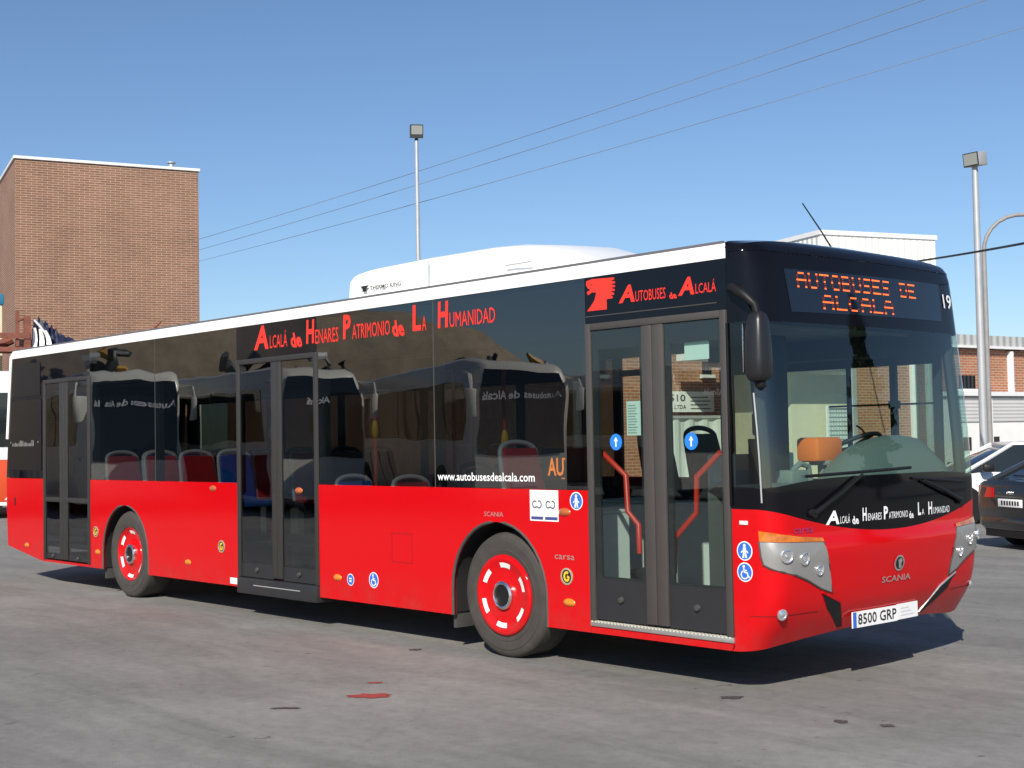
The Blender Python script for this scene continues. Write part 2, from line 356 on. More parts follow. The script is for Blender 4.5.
# ================================================================== BUS
W = 2.55; BUL = 0.08; RC = 0.15
ZP = [.25, .29, .34, .40, .47, .55, .65, .78, .90, .945, 1.02, 1.1, 1.3, 1.6, 1.9, 2.36, 2.6, 2.80, 2.87, 2.91, 2.94, 2.955, 2.97]
XP = [2.42, 2.445, 2.475, 2.515, 2.56, 2.60, 2.625, 2.642, 2.656, 2.656, 2.632, 2.636, 2.636, 2.622, 2.598, 2.55, 2.524, 2.50, 2.48, 2.45, 2.415, 2.39, 2.34]
def Fx(y, z):
    t = (y - W / 2) / (W / 2); ww = max(min(y, W - y), 0)
    d = 0 if ww >= RC else RC - math.sqrt(max(RC * RC - (RC - ww) ** 2, 0))
    return float(np.interp(z, ZP, XP)) - BUL * t * t - d
def tt(y): return (y - W / 2) / (W / 2)
CY = [RC * (1 - math.cos(math.radians(a))) for a in (0, 8, 16, 25, 35, 45, 55, 65, 78, 90)]
YS = CY + [0.25 + 0.1025 * k for k in range(21)] + [W - y for y in CY[::-1]]
def skin(mb, ys, lo, hi, nz, off=0.0, s0=None, s1=None):
    cols = []
    if s0 is not None: cols.append(('s', s0, 0 - off))
    for y in ys: cols.append(('f', y, 0))
    if s1 is not None: cols.append(('s', s1, W + off))
    def pt(c, v):
        yy = c[1] if c[0] == 'f' else (0 if c[2] < 1 else W)
        z = lo(yy) + (hi(yy) - lo(yy)) * v
        if c[0] == 's': return (min(c[1], Fx(0, z) - .004), c[2], z)
        x = Fx(yy, z)
        if yy < RC or yy > W - RC:   # push corner outward along both axes
            k = (RC - min(yy, W - yy)) / RC
            return (x + off * (1 - k), yy + (-off * k if yy < 1 else off * k), z)
        return (x + off, yy, z)
    mb.grid(lambda c, v: pt(c, v), cols, [k / nz for k in range(nz + 1)])
zbelt = lambda y: 1.012 + 0.185 * tt(y) ** 2
zbot = lambda y: 0.372 - 0.088 * tt(y) ** 2 + (0.8 * max(0, y - 2.25) ** 2)
zglass = lambda y: 1.388 - 0.06 * tt(y) ** 4
BUS = empty('city_bus', (-3.4, 1.275, 0)); BUS['_org'] = (-3.4, 1.275, 0)
tag(BUS, 'long red city bus with black glazing and white roof, parked facing right in the yard', 'bus')
def part(name, mb, mats, parent=None, **k):
    return obj(name, mb, mats, parent or BUS, **k)
side = lambda a, b, off=0.0015: (a, -off, b)

# --- lower red side panels (right side)
T_ = 0.035
SP = lambda a, b, t: (a, t, b)
def arch(cx, r, top, zb):
    """arch outline from front (right) foot over the top to the rear foot"""
    c = top - r; pts = [(cx + r, zb)]
    for k in range(0, 19):
        a = PI * k / 18; pts.append((cx + r * math.cos(a), c + r * math.sin(a)))
    pts.append((cx - r, zb)); return pts
ZS, ZB = 0.284, 1.296
mb = MB(); mb.prism([(-8.458, ZS), (-8.458, ZB), (-9.62, ZB), (-9.615, 0.9), (-9.58, 0.43), (-8.56, 0.29)], SP, 0, T_); part('side_panel', mb, RED, smooth=0)
fa, ra = arch(-0.06, 0.545, 1.04, ZS), arch(-6.30, 0.545, 1.02, ZS)
mb = MB(); mb.prism([(-7.162, ZS), (-7.162, ZB), (-3.878, ZB), (-3.878, ZS)] + ra, SP, 0, T_); part('side_panel', mb, RED, smooth=0)
mb = MB(); mb.prism([(-2.478, ZS), (-2.478, ZB), (0.940, ZB), (0.940, ZS)] + fa, SP, 0, T_); part('side_panel', mb, RED, smooth=0)
for i, a_ in enumerate((fa, ra)):
    mb = MB()
    mb.loft([[(x, -0.006, z), (x, 0.03, z), (x + (-0.0), 0.03, z)] for x, z in a_], False, False)
    mb.tube([(x, 0.006, z) for x, z in a_], 0.014, 6); part('arch_trim', mb, RUBBER, smooth=60)
    cx = (-0.06, -6.30)[i]
    mb = MB(); mb.loft([[(x, 0.03, z), (x, 0.62, z)] for x, z in arch(cx, 0.55, (1.045, 1.025)[i], 0.30)], False, False); mb.box(cx - 0.56, cx + 0.56, 0.62, 0.66, 0.28, 1.05); part('wheel_well', mb, UNDER)
    mb = MB(); mb.box(cx - 0.60 - (0.0 if i else 0.0), cx - 0.565, 0.05, 0.36, 0.17, 0.70, 0.004); part('mud_flap', mb, RUBBER)
# flat hairline joints on the big red panel
mb = MB()
for x in (-3.05 + 0.0,): pass
for (x0, x1, z0, z1) in ((-1.40, -1.12, 0.66, 0.905),):
    for (a, b_, c, d) in ((x0, x1, z0, z0 + .005), (x0, x1, z1 - .005, z1), (x0, x0 + .005, z0, z1), (x1 - .005, x1, z0, z1)): mb.box(a, b_, -0.0015, 0.002, c, d)
part('filler_flap', mb, mat('red_joint', (0.26, 0.004, 0.008), 0.5), smooth=0)
# --- front skin
mb = MB(); skin(mb, YS, zbot, lambda y: 0.52, 4, 0, 2.232, 2.0); skin(mb, YS, lambda y: 0.52, zbelt, 16, 0, 2.232, 2.0)
yr = YS; mb.loft([[(Fx(y, zbot(y)), y, zbot(y)) for y in yr], [(min(2.2, Fx(y, zbot(y)) - 0.1), min(max(y, .02), W - .02), zbot(y) + 0.0) for y in yr]], False, False)
bump = part('front_bumper', mb, RED, smooth=50)
mb = MB(); skin(mb, YS, zbelt, lambda y: (1.388 - 0.06 * tt(y) ** 4), 4, 0, 2.232, 2.0); part('lower_black_band', mb, BLACK, smooth=50)
iq = 3
mb = MB(); skin(mb, YS[iq:-iq], zglass, lambda y: 2.40, 14); part('windscreen', mb, GL_WS, smooth=60)
mb = MB(); skin(mb, YS[:iq + 1], zglass, lambda y: 2.40, 10, 0, 2.232, None); part('quarter_window', mb, GL_Q, smooth=60)
mb = MB(); skin(mb, YS[-iq - 1:], zglass, lambda y: 2.40, 10, 0, None, 2.05); part('quarter_window', mb, GL_Q, smooth=60)
mb = MB(); skin(mb, YS, lambda y: 2.40, lambda y: 2.862, 8, 0, 2.232, 2.0); part('sign_panel', mb, BLACK, smooth=50)
ztop = lambda y: 2.962 - 0.062 * abs(tt(y)) ** 5
mb = MB(); skin(mb, YS, lambda y: 2.866, ztop, 8, 0.004, None, None)
rz_ = lambda y: float(np.interp(min(y, W - y), [0, .012, .05, .30, .8, 1.275], [2.908, 2.927, 2.934, 2.957, 2.977, 2.982])) + .004
mb.loft([[(Fx(y, ztop(y)) + .002, y, ztop(y)) for y in YS], [(2.27 - .035 * abs(tt(y)) ** 6, min(max(y, -.002), W + .002), max(rz_(y), ztop(y) - .02) + .004) for y in YS], [(2.230, min(max(y, -.003), W + .003), rz_(y)) for y in YS]], False, False)
for e in (0, 1):
    yy = -.003 if e == 0 else W + .003; mb.prism([(2.234, 2.828), (2.234, 2.93), (2.240, 2.93), (2.246, 2.90), (Fx(0, 2.87) + .004, 2.868), (Fx(0, 2.83), 2.828)], lambda a, b_, t: (a, t, b_), yy, yy + (.01 if e == 0 else -.01))
part('roof_cap', mb, BLACK, smooth=50)
# corner pillars behind glass, top band behind the glass
for yy, sgn in ((0.03, 1), (W - 0.03, -1)):
    mb = MB(); mb.tube([(Fx(yy, z) - 0.05, yy + sgn * 0.045, z) for z in (1.3, 1.6, 1.9, 2.2, 2.42)], 0.042, 8); part('corner_pillar', mb, INTD)
mb = MB(); mb.tube([(Fx(0.012, z) + 0.004, 0.004, z) for z in (1.24, 1.5, 1.7, 1.94)], 0.006, 8); part('corner_trim', mb, GALV)
mb = MB(); mb.tube([(2.236, -0.008, z) for z in (1.22, 1.8, 2.40)], 0.010, 6); part('corner_trim', mb, BLACK)
# sign display + LED letters
fmap = lambda off: (lambda y, z: (Fx(y, z) + off, y, z))
mb = MB(); poly_map(mb, [(0.335, 2.47), (2.20, 2.49), (2.225, 2.77), (0.31, 2.755)], fmap(0.003), YS, (2.55, 2.62, 2.69)); disp = part('destination_display', mb, SIGNP, smooth=60)
FONT = {'A': '01110100011000111111100011000110001', 'U': '10001100011000110001100011000101110', 'T': '11111001000010000100001000010000100', 'O': '01110100011000110001100011000101110',
        'B': '11110100011000111110100011000111110', 'S': '01111100001000001110000010000111110', 'E': '11111100001000011110100001000011111', 'D': '11110100011000110001100011000111110', 'L': '10000100001000010000100001000011111', 'C': '01110100011000010000100001000101110'}
mb = MB()
def dots(txt, y0, y1, z0, z1):
    ncol = len(txt) * 6 - 1; dy = (y1 - y0) / ncol; dz = (z1 - z0) / 7
    for k, ch in enumerate(txt):
        if ch == ' ': continue
        for r in range(7):
            for c in range(5):
                if FONT[ch][r * 5 + c] == '1':
                    mb.mi = 0 if r in (0, 3, 6) else 1
                    yy = y0 + (k * 6 + c) * dy; zz = z1 - (r + 1) * dz
                    hz = 0.72 if mb.mi == 0 else 0.5
                    f = lambda y, z: (Fx(y, z) + 0.006, y, z)
                    mb.face([f(yy + .0 * dy, zz + dz * .1), f(yy + .92 * dy, zz + dz * .1), f(yy + .92 * dy, zz + dz * (.1 + hz)), f(yy + .0 * dy, zz + dz * (.1 + hz))])
dots('AUTOBUSES DE', 0.42, 1.83, 2.635, 2.742); dots('ALCALA', 0.66, 1.49, 2.50, 2.60)
part('led_lettering', mb, [LED, LEDD], disp, smooth=0)
# number 19, front writing
mb = MB(); fit_text(mb, '19', 2.262, 2.40, 2.592, 2.70, fmap(0.006), bold=0.01, cuts=YS); part('fleet_number', mb, TXTW, smooth=0)
mb = MB()
fm = fmap(0.004)
for s_, a0, a1, b0, b1, bo, sh in (('A', .49, .63, 1.078, 1.168, .03, .15), ('LCALÁ', .64, .742, 1.080, 1.140, .0, 0), ('de', .765, .838, 1.068, 1.122, .03, -.25), ('H', .88, .925, 1.084, 1.172, .03, 0), ('ENARES', .94, 1.098, 1.084, 1.132, .0, 0),
    ('P', 1.125, 1.175, 1.082, 1.171, .03, 0), ('ATRIMONIO', 1.185, 1.425, 1.084, 1.130, .0, 0), ('de', 1.44, 1.50, 1.072, 1.122, .03, -.25), ('L', 1.56, 1.60, 1.088, 1.178, .03, 0), ('A', 1.612, 1.645, 1.09, 1.13, .0, 0), ('H', 1.705, 1.76, 1.086, 1.176, .03, 0), ('UMANIDAD', 1.775, 2.022, 1.088, 1.135, .0, 0)):
    fit_text(mb, s_, a0, a1, b0, b1, fm, bo, sh, YS)
part('slogan_lettering', mb, TXTW, smooth=0)
mb = MB(); fit_text(mb, 'SCANIA', 1.086, 1.44, 0.655, 0.697, fmap(0.007), 0.01, 0, YS); part('maker_lettering', mb, TXTS, bump, smooth=0)
mb = MB(); poly_map(mb, disc((1.285, .777), .062, .055), fmap(.006), YS); mb.mi = 1; poly_map(mb, disc((1.285, .777), .048, .042), fmap(.008), YS); mb.mi = 0
poly_map(mb, [(1.262, .80), (1.30, .812), (1.318, .79), (1.30, .775), (1.31, .745), (1.275, .742), (1.272, .772)], fmap(.010), YS); part('maker_emblem', mb, [TXTS, TXTK], bump, smooth=0)
# headlights: lens polygons on the surface, mirrored to the other side
ORP = [(0.004, 1.062), (0.018, 1.057), (0.085, 1.040), (0.24, 1.017), (0.449, 1.0), (0.452, 0.976), (0.004, 0.995)]
GRP = [(0.003, 0.992), (0.452, 0.972), (0.496, 0.83), (0.552, 0.638), (0.431, 0.673), (0.303, 0.734), (0.182, 0.778), (0.085, 0.804), (0.029, 0.825), (0.008, 0.849), (0.003, 0.897)]
def cmap(off):
    def f(y, z):
        x = Fx(y, z); ww = min(y, W - y)
        k = max(0.0, (RC - ww) / RC); return (x + off * (1 - k * .6), y + (-off * k if y < 1 else off * k), z)
    return f
for sgn in (0, 1):
    mir = (lambda P: P) if sgn == 0 else (lambda P: [(W - a, b_) for a, b_ in P])
    mb = MB(); poly_map(mb, mir(GRP), cmap(.006), YS, (.7, .75, .8, .85, .9)); hl = part('headlight', mb, GREYL, smooth=60)
    bord = mir(GRP + GRP[:1]); mb = MB(); mb.tube([cmap(.004)(max(.003, min(W - .003, a)), b_) for a, b_ in bord], 0.007, 6); part('headlight_seal', mb, RUBBER, hl)
    mb = MB(); poly_map(mb, mir(ORP), cmap(.008), YS); ind = part('indicator', mb, AMBERI, hl, smooth=60)
    for (cy, cz, r) in ((0.098, 0.903, .044), (0.250, 0.879, .043), (0.402, 0.796, .036)):
        if sgn: cy = W - cy
        P = Vector(cmap(.006)(cy, cz)); e = 0.01
        ty = (Vector(cmap(.006)(cy + e, cz)) - Vector(cmap(.006)(cy - e, cz))).normalized(); tz = (Vector(cmap(.006)(cy, cz + e)) - Vector(cmap(.006)(cy, cz - e))).normalized(); nn = ty.cross(tz).normalized()
        rings = []
        for (q, h) in ((1.0, .002), (1.0, .010), (.86, .012), (.80, -.006), (.5, -.0), (.30, .002), (.22, .012), (0.02, .016)):
            rings.append([P + (ty * math.cos(2 * PI * k / 20) + tz * math.sin(2 * PI * k / 20)) * r * q * (1 + (.12 * math.sin(k * 2.7) if .4 < q < .83 else 0)) + nn * h for k in range(20)])
        mb = MB(); mb.loft(rings); part('lamp', mb, LAMPG, hl, smooth=15)
    # fog lamp and bumper intake
    cy = .112 if not sgn else W - .112
    P = Vector(cmap(.004)(cy, .53)); mb = MB(); rings = []
    ty = (Vector(cmap(0)(cy + .01, .53)) - Vector(cmap(0)(cy - .01, .53))).normalized(); tz = Vector((0.1, 0, 1)).normalized(); nn = ty.cross(tz).normalized()
    for q, h in ((1, 0), (1, .01), (.8, .012), (.7, .006), (.3, .01), (.02, .014)): rings.append([P + (ty * math.cos(2 * PI * k / 18) + tz * math.sin(2 * PI * k / 18)) * .036 * q + nn * h for k in range(18)])
    mb.loft(rings); part('fog_lamp', mb, LAMPG, smooth=20)
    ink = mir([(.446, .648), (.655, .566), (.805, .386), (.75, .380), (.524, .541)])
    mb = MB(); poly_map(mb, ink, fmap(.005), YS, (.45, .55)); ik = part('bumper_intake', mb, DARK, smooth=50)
    mb = MB(); mb.tube([fmap(.006)(a, b_) for a, b_ in mir([(.446, .648), (.655, .566), (.805, .386)])], .008, 6); part('intake_edge', mb, SILVER if sgn else RED, ik)  # left edge silver: sun glint put into the colour of a red edge
# bumper joint, plate, small lettering, corner marker
mb = MB()
for k in range(len(YS) - 1):
    y0, y1 = YS[k], YS[k + 1]
    if y1 < 0.50: mb.face([cmap(.0015)(y0, .517), cmap(.0015)(y1, .517), cmap(.0015)(y1, .522), cmap(.0015)(y0, .522)])
part('bumper_joint', mb, mat('dark_red_joint', (0.12, 0.003, 0.005), .6), bump)
mb = MB()
for k in range(len(YS) - 1):
    y0, y1 = YS[k], YS[k + 1]
    if y0 > W - .50: mb.face([cmap(.0015)(y0, .517), cmap(.0015)(y1, .517), cmap(.0015)(y1, .522), cmap(.0015)(y0, .522)])
part('bumper_joint', mb, mat('dark_red_joint', (0.12, 0.003, 0.005), .6), bump)
def front_box(mb, y0, y1, z0, z1, off, th=.008):
    xm = max(Fx(y0, z0), Fx(y1, z0), Fx((y0 + y1) / 2, z1), Fx(y0, z1), Fx(y1, z1)) + off
    a, b_ = Fx(y0, (z0 + z1) / 2) , Fx(y1, (z0 + z1) / 2); sl_ = (b_ - a) / (y1 - y0)
    P = lambda y, z, o: (xm + o + sl_ * (y - (y0 + y1) / 2), y, z)
    mb.loft([[P(y0, z0, -th), P(y1, z0, -th), P(y1, z1, -th), P(y0, z1, -th)], [P(y0, z0, 0), P(y1, z0, 0), P(y1, z1, 0), P(y0, z1, 0)]]); return P
mb = MB(); P = front_box(mb, .82, 1.345, .372, .478, .012); mb.mi = 1
mb.face([P(.822, .374, .002), P(.862, .374, .002), P(.862, .476, .002), P(.822, .476, .002)]); mb.mi = 2
fit_text(mb, '8500 GRP', .878, 1.332, .390, .462, lambda y, z: P(y, z, .003), 0.012); pl = part('licence_plate', mb, [STW, BLUE, TXTK], smooth=0)
mb = MB(); P = front_box(mb, 1.352, 1.62, .376, .482, .010); mb.mi = 1
for k in range(3): mb.face([P(1.39, .40 + k * .024, .002), P(1.56 - .03 * k, .40 + k * .024, .002), P(1.56 - .03 * k, .408 + k * .024, .002), P(1.39, .408 + k * .024, .002)])
part('white_notice', mb, [STW, mat('faint_print', (.62, .62, .62), .6)], smooth=0)
mb = MB(); fit_text(mb, 'carsa', .18, .365, 1.040, 1.072, fmap(.006), .0, 0, YS); part('coachbuilder_lettering', mb, TXTP, bump, smooth=0)
mb = MB(); mb.box(2.295, 2.36, -.008, .004, 1.098, 1.124, .003); part('corner_marker', mb, REFL)
# wipers
def ws(y, z, off): return (Fx(y, z) + off, y, z)
for (pv, el, b0, b1) in (((.36, 1.16), (.86, 1.395), (.30, 1.40), (1.47, 1.425)), ((2.18, 1.17), (1.62, 1.33), (1.50, 1.35), (2.28, 1.30))):
    mb = MB(); mb.tube([ws(*pv, .02), ws((pv[0] + el[0]) / 2, (pv[1] + el[1]) / 2, .035), ws(*el, .03)], [.016, .012, .009], 6)
    mb.lathe([(.0, .0), (.03, .0), (.03, .03), (0, .035)], ws(*pv, -.004), 'x', 12); wp = part('wiper', mb, DARK)
    mb = MB(); mb.tube([ws(b0[0] + (b1[0] - b0[0]) * k / 8, b0[1] + (b1[1] - b0[1]) * k / 8, .014) for k in range(9)], .011, 5); part('wiper_blade', mb, DARK, wp)
# --- door mirror (right)
mb = MB(); mb.tube([(2.27, .0, 2.63), (2.33, -.045, 2.615), (2.42, -.05, 2.56), (2.48, -.03, 2.50), (2.49, -.02, 2.42)], [.030, .032, .030, .026, .022], 10)
arm = part('mirror_arm', mb, DARK, smooth=60)
mb = MB()
rings = []
for z, hw, hd in ((2.455, .025, .03), (2.435, .052, .05), (2.39, .066, .062), (2.28, .076, .07), (2.15, .082, .076), (2.06, .08, .072), (2.02, .066, .055), (2.01, .03, .03)):
    rings.append([(2.49 + hd * math.copysign(abs(math.cos(a)) ** .6, math.cos(a)), -.015 + hw * math.copysign(abs(math.sin(a)) ** .6, math.sin(a)), z) for a in [2 * PI * k / 20 for k in range(20)]])
mb.loft(rings); mir_ = part('wing_mirror', mb, mat('mirror_shell', (.014, .014, .016), .36), smooth=60)
mb = MB(); mb.box(2.408, 2.416, -.075, .045, 2.07, 2.38, .003); part('mirror_glass', mb, CHROME, mir_)
mb = MB(); mb.box(2.46, 2.53, -.04, .02, 1.965, 2.02, .02); part('mirror_lower_bracket', mb, DARK, mir_)

# --- roof
mb = MB()
cs = [(0.0, 2.826), (0.0, 2.905), (0.012, 2.925), (0.05, 2.932), (0.30, 2.955), (0.8, 2.975), (W / 2, 2.98)]
cs = cs + [(W - a, b_) for a, b_ in cs[-2::-1]]
mb.loft([[(x, y, z) for y, z in cs] for x in (-9.43, 2.236)], False, False); mb.face([(-9.43, y, z) for y, z in cs]); part('roof', mb, WHITE, smooth=40)
mb = MB(); mb.box(-9.42, 2.20, .010, .035, 2.925, 2.943); part('roof_gutter', mb, mat('gutter_grey', (.12, .12, .13), .5), smooth=0)
# air conditioning pod
mb = MB()
prof = [(-2.47, 2.97, .0), (-2.452, 3.19, .0), (-2.43, 3.222, .005), (-2.37, 3.240, .01), (-2.20, 3.262, .02), (-1.4, 3.275, .03), (-.54, 3.268, .035), (-.2, 3.248, .04), (.06, 3.21, .06), (.30, 3.14, .10), (.55, 3.05, .16), (.78, 2.965, .20)]
rings = []
for x, z, ins in prof:
    h = max(z - 2.96, .002); rings.append([(x, .36 + ins, 2.95), (x, .36 + ins, 2.96 + h * .80), (x, .39 + ins, 2.96 + h * .93), (x, .46 + ins, z), (x - .02, .9, z + .03 * min(1, h * 4)), (x - .04, 1.3, z + .05 * min(1, h * 4)), (x - .12, 2.0, z), (x - .12, 2.12, z - .4 * h), (x - .12, 2.14, 2.95)])
mb.loft(rings); pod = part('air_conditioning_pod', mb, WHITE, smooth=28)
mb = MB(); fit_text(mb, 'THERMO KING', -2.14, -1.68, 3.05, 3.088, lambda a, b_: (a, .356, b_), .02); mb.prism([(-2.26, 3.045), (-2.19, 3.045), (-2.20, 3.055), (-2.20, 3.075), (-2.16, 3.098), (-2.29, 3.098), (-2.25, 3.075), (-2.25, 3.055)], SP, .352, .359); part('pod_lettering', mb, TXTK, pod, smooth=0)
mb = MB(); mb.box(-.30, .0, .355, .362, 3.07, 3.082); part('pod_catch', mb, GALV, pod)
mb = MB(); mb.box(-1.30, -1.292, .357, .361, 2.99, 3.225); part('pod_seam', mb, GALV, pod, smooth=0)
mb = MB(); mb.tube([(1.9, 1.77, 2.97), (1.9, 1.77, 3.0)], .03, 8); mb.tube([(1.9, 1.76, 3.0), (1.9, 1.55, 3.19), (1.9, 1.33, 3.37)], [.008, .006, .005], 6); part('roof_antenna', mb, DARK)
# --- black upper panels
mb = MB(); mb.prism([(-8.458, 1.30), (-8.458, 2.822), (-9.43, 2.822), (-9.50, 2.4), (-9.57, 1.8), (-9.62, 1.30)], SP, 0, T_); rp = part('rear_black_panel', mb, BLACKG, smooth=0)
mb = MB(); mb.prism([(-8.52, 1.40), (-8.52, 2.28), (-9.46, 2.28), (-9.54, 1.40)], SP, -.006, 0); mb.prism([(-8.55, 2.33), (-8.55, 2.74), (-9.38, 2.74), (-9.44, 2.33)], SP, -.006, 0)
mb.mi = 1
for k in range(12): mb.box(-9.28, -8.7, -.0075, -.0055, 2.36 + k * .031, 2.37 + k * .031)
part('engine_grille', mb, [mat('grille_black', (.006, .006, .007), .3, spec=.3), TXTK], rp, smooth=0)
mb = MB(); r3 = random.Random(4)
for k in range(17):
    x0 = -9.40 + k * .040; h = .03 + .05 * r3.random(); mb.face([(x0, -.009, 1.70), (x0 + .017, -.009, 1.70), (x0 + .017, -.009, 1.70 + h), (x0, -.009, 1.70 + h)])
mb.face([(-9.47, -.009, 1.74), (-9.45, -.009, 1.74), (-9.45, -.009, 1.76), (-9.47, -.009, 1.76)]); mb.face([(-8.62, -.009, 1.74), (-8.60, -.009, 1.74), (-8.60, -.009, 1.76), (-8.62, -.009, 1.76)])
part('faded_lettering', mb, mat('dull_lettering', (.30, .29, .28), .6), rp, smooth=0)
mb = MB(); mb.tube([(-9.45, .0, 2.86), (-9.51, .0, 2.4), (-9.585, .0, 1.8)], .022, 8); mb.tube([(-9.45, .0, 2.87), (-9.47, .8, 2.9), (-9.47, 1.7, 2.9), (-9.45, W, 2.87)], .03, 8); part('rear_corner_trim', mb, WHITE)
for x0, x1, z0, mm in ((-8.456, -7.162, 2.512, BLACKG), (-3.878, -2.478, 2.50, BLACKG), (0.940, 2.230, 2.492, BLACKG)):
    mb = MB(); mb.box(x0, x1, 0, T_, z0, 2.822); part('door_header', mb, mm, smooth=0)
# --- side windows (right)
for x0, x1 in ((-7.160, -5.578), (-5.566, -3.881), (-2.475, -.808), (-.796, .937)):
    mb = MB(); mb.face([(x0, .0005, 1.30), (x1, .0005, 1.30), (x1, .0005, 2.822), (x0, .0005, 2.822)]); part('side_window', mb, GL_SIDE, smooth=0)
for x in (-7.161, -5.572, -3.8795, -2.4765, -.802, .9385):
    mb = MB(); mb.box(x - .006, x + .006, .001, .03, 1.297, 2.823); part('window_seal', mb, RUBBER, smooth=0)
for x in (-7.13, -5.57, -3.91, -2.44, -.80, .90):
    mb = MB(); mb.box(x - .035, x + .035, .035, .09, 1.2, 2.5); part('window_pillar', mb, INTD, smooth=0)
# --- doors
def glazed_door(x0, x1, zb, zt, m0, m1, gx, gz0, gz1, gm, leafz, DG=None):
    DG = DG or DOORG
    mb = MB(); fr = .052
    mb.box(x0, x0 + fr, -.014, .03, zb, zt, .006); mb.box(x1 - fr, x1, -.014, .03, zb, zt, .006); mb.box(x0 + fr + .001, x1 - fr - .001, -.012, .03, zt - .05, zt, .006)
    d = part('passenger_door', mb, DG)
    mid = (m0 + m1) / 2
    for a, b_ in ((m0, mid - .003), (mid + .003, m1)):
        mb = MB(); mb.box(a, b_, -.016, .028, zb + .02, zt - .052, .008); part('door_seal', mb, DG, d)
    for (a, b_), (c, e) in zip(((x0 + fr + .002, m0 - .002), (m1 + .002, x1 - fr - .002)), gx):
        mb = MB()   # leaf border round the glass and its solid foot
        zt2 = zt - .055
        mb.box(a, b_, .004, .024, leafz, gz0); mb.box(a, b_, .004, .024, gz1, zt2); mb.box(a, c, .004, .024, gz0 + .0005, gz1 - .0005); mb.box(e, b_, .004, .024, gz0 + .0005, gz1 - .0005)
        lf = part('door_leaf', mb, DOORP, d, smooth=0)
        mb = MB(); mb.face([(a, .001, gz0 - .015), (b_, .001, gz0 - .015), (b_, .001, zt2), (a, .001, zt2)]); part('door_glass', mb, gm, lf, smooth=0)
        mb = MB(); mb.lathe([(0, -.022), (.02, -.018), (.024, 0)], ((a + b_) / 2, -.0, leafz + min(.17, (gz0 - leafz) * .5)), 'y', 14); part('door_boss', mb, DOORG, lf)
    return d
FD = glazed_door(.943, 2.228, .372, 2.49, 1.487, 1.683, ((1.055, 1.455), (1.73, 2.155)), .69, 2.30, GL_DOOR, .385)
MD = glazed_door(-3.876, -2.480, .385, 2.50, -3.242, -3.079, ((-3.80, -3.26), (-3.06, -2.545)), .54, 2.44, GL_SIDE, .392, DOORG2)
RD = glazed_door(-8.455, -7.164, .312, 2.51, -7.975, -7.77, ((-8.385, -8.0), (-7.745, -7.235)), .40, 2.45, GL_SIDE, .33, DOORG2)
mb = MB(); mb.box(-8.40, -7.22, -.012, .02, 1.02, 1.075, .004); part('door_crossbar', mb, DOORG2, RD)
mb = MB(); mb.box(.944, 2.229, -.012, .10, .335, .371, .003); part('door_sill', mb, SILVER, FD)
mb = MB()
for k in range(40): mb.box(.955 + k * .0318, .970 + k * .0318, -.0135, .05, .362, .3735)
part('sill_tread', mb, mat('worn_yellow_tread', (.55, .52, .42), .6), FD, smooth=0)
mb = MB(); mb.box(.943, 2.23, 0, T_, .284, .334); part('sill_panel', mb, RED, FD, smooth=0)
mb = MB(); mb.box(-3.86, -2.49, -.035, .25, .232, .384, .012); mb.mi = 1; mb.box(-3.55, -2.75, -.038, -.03, .318, .326); part('door_step', mb, [DOORP, GALV], MD)
mb = MB(); mb.box(-8.456, -7.163, 0, T_, .284, .310); part('sill_panel', mb, RED, RD, smooth=0)
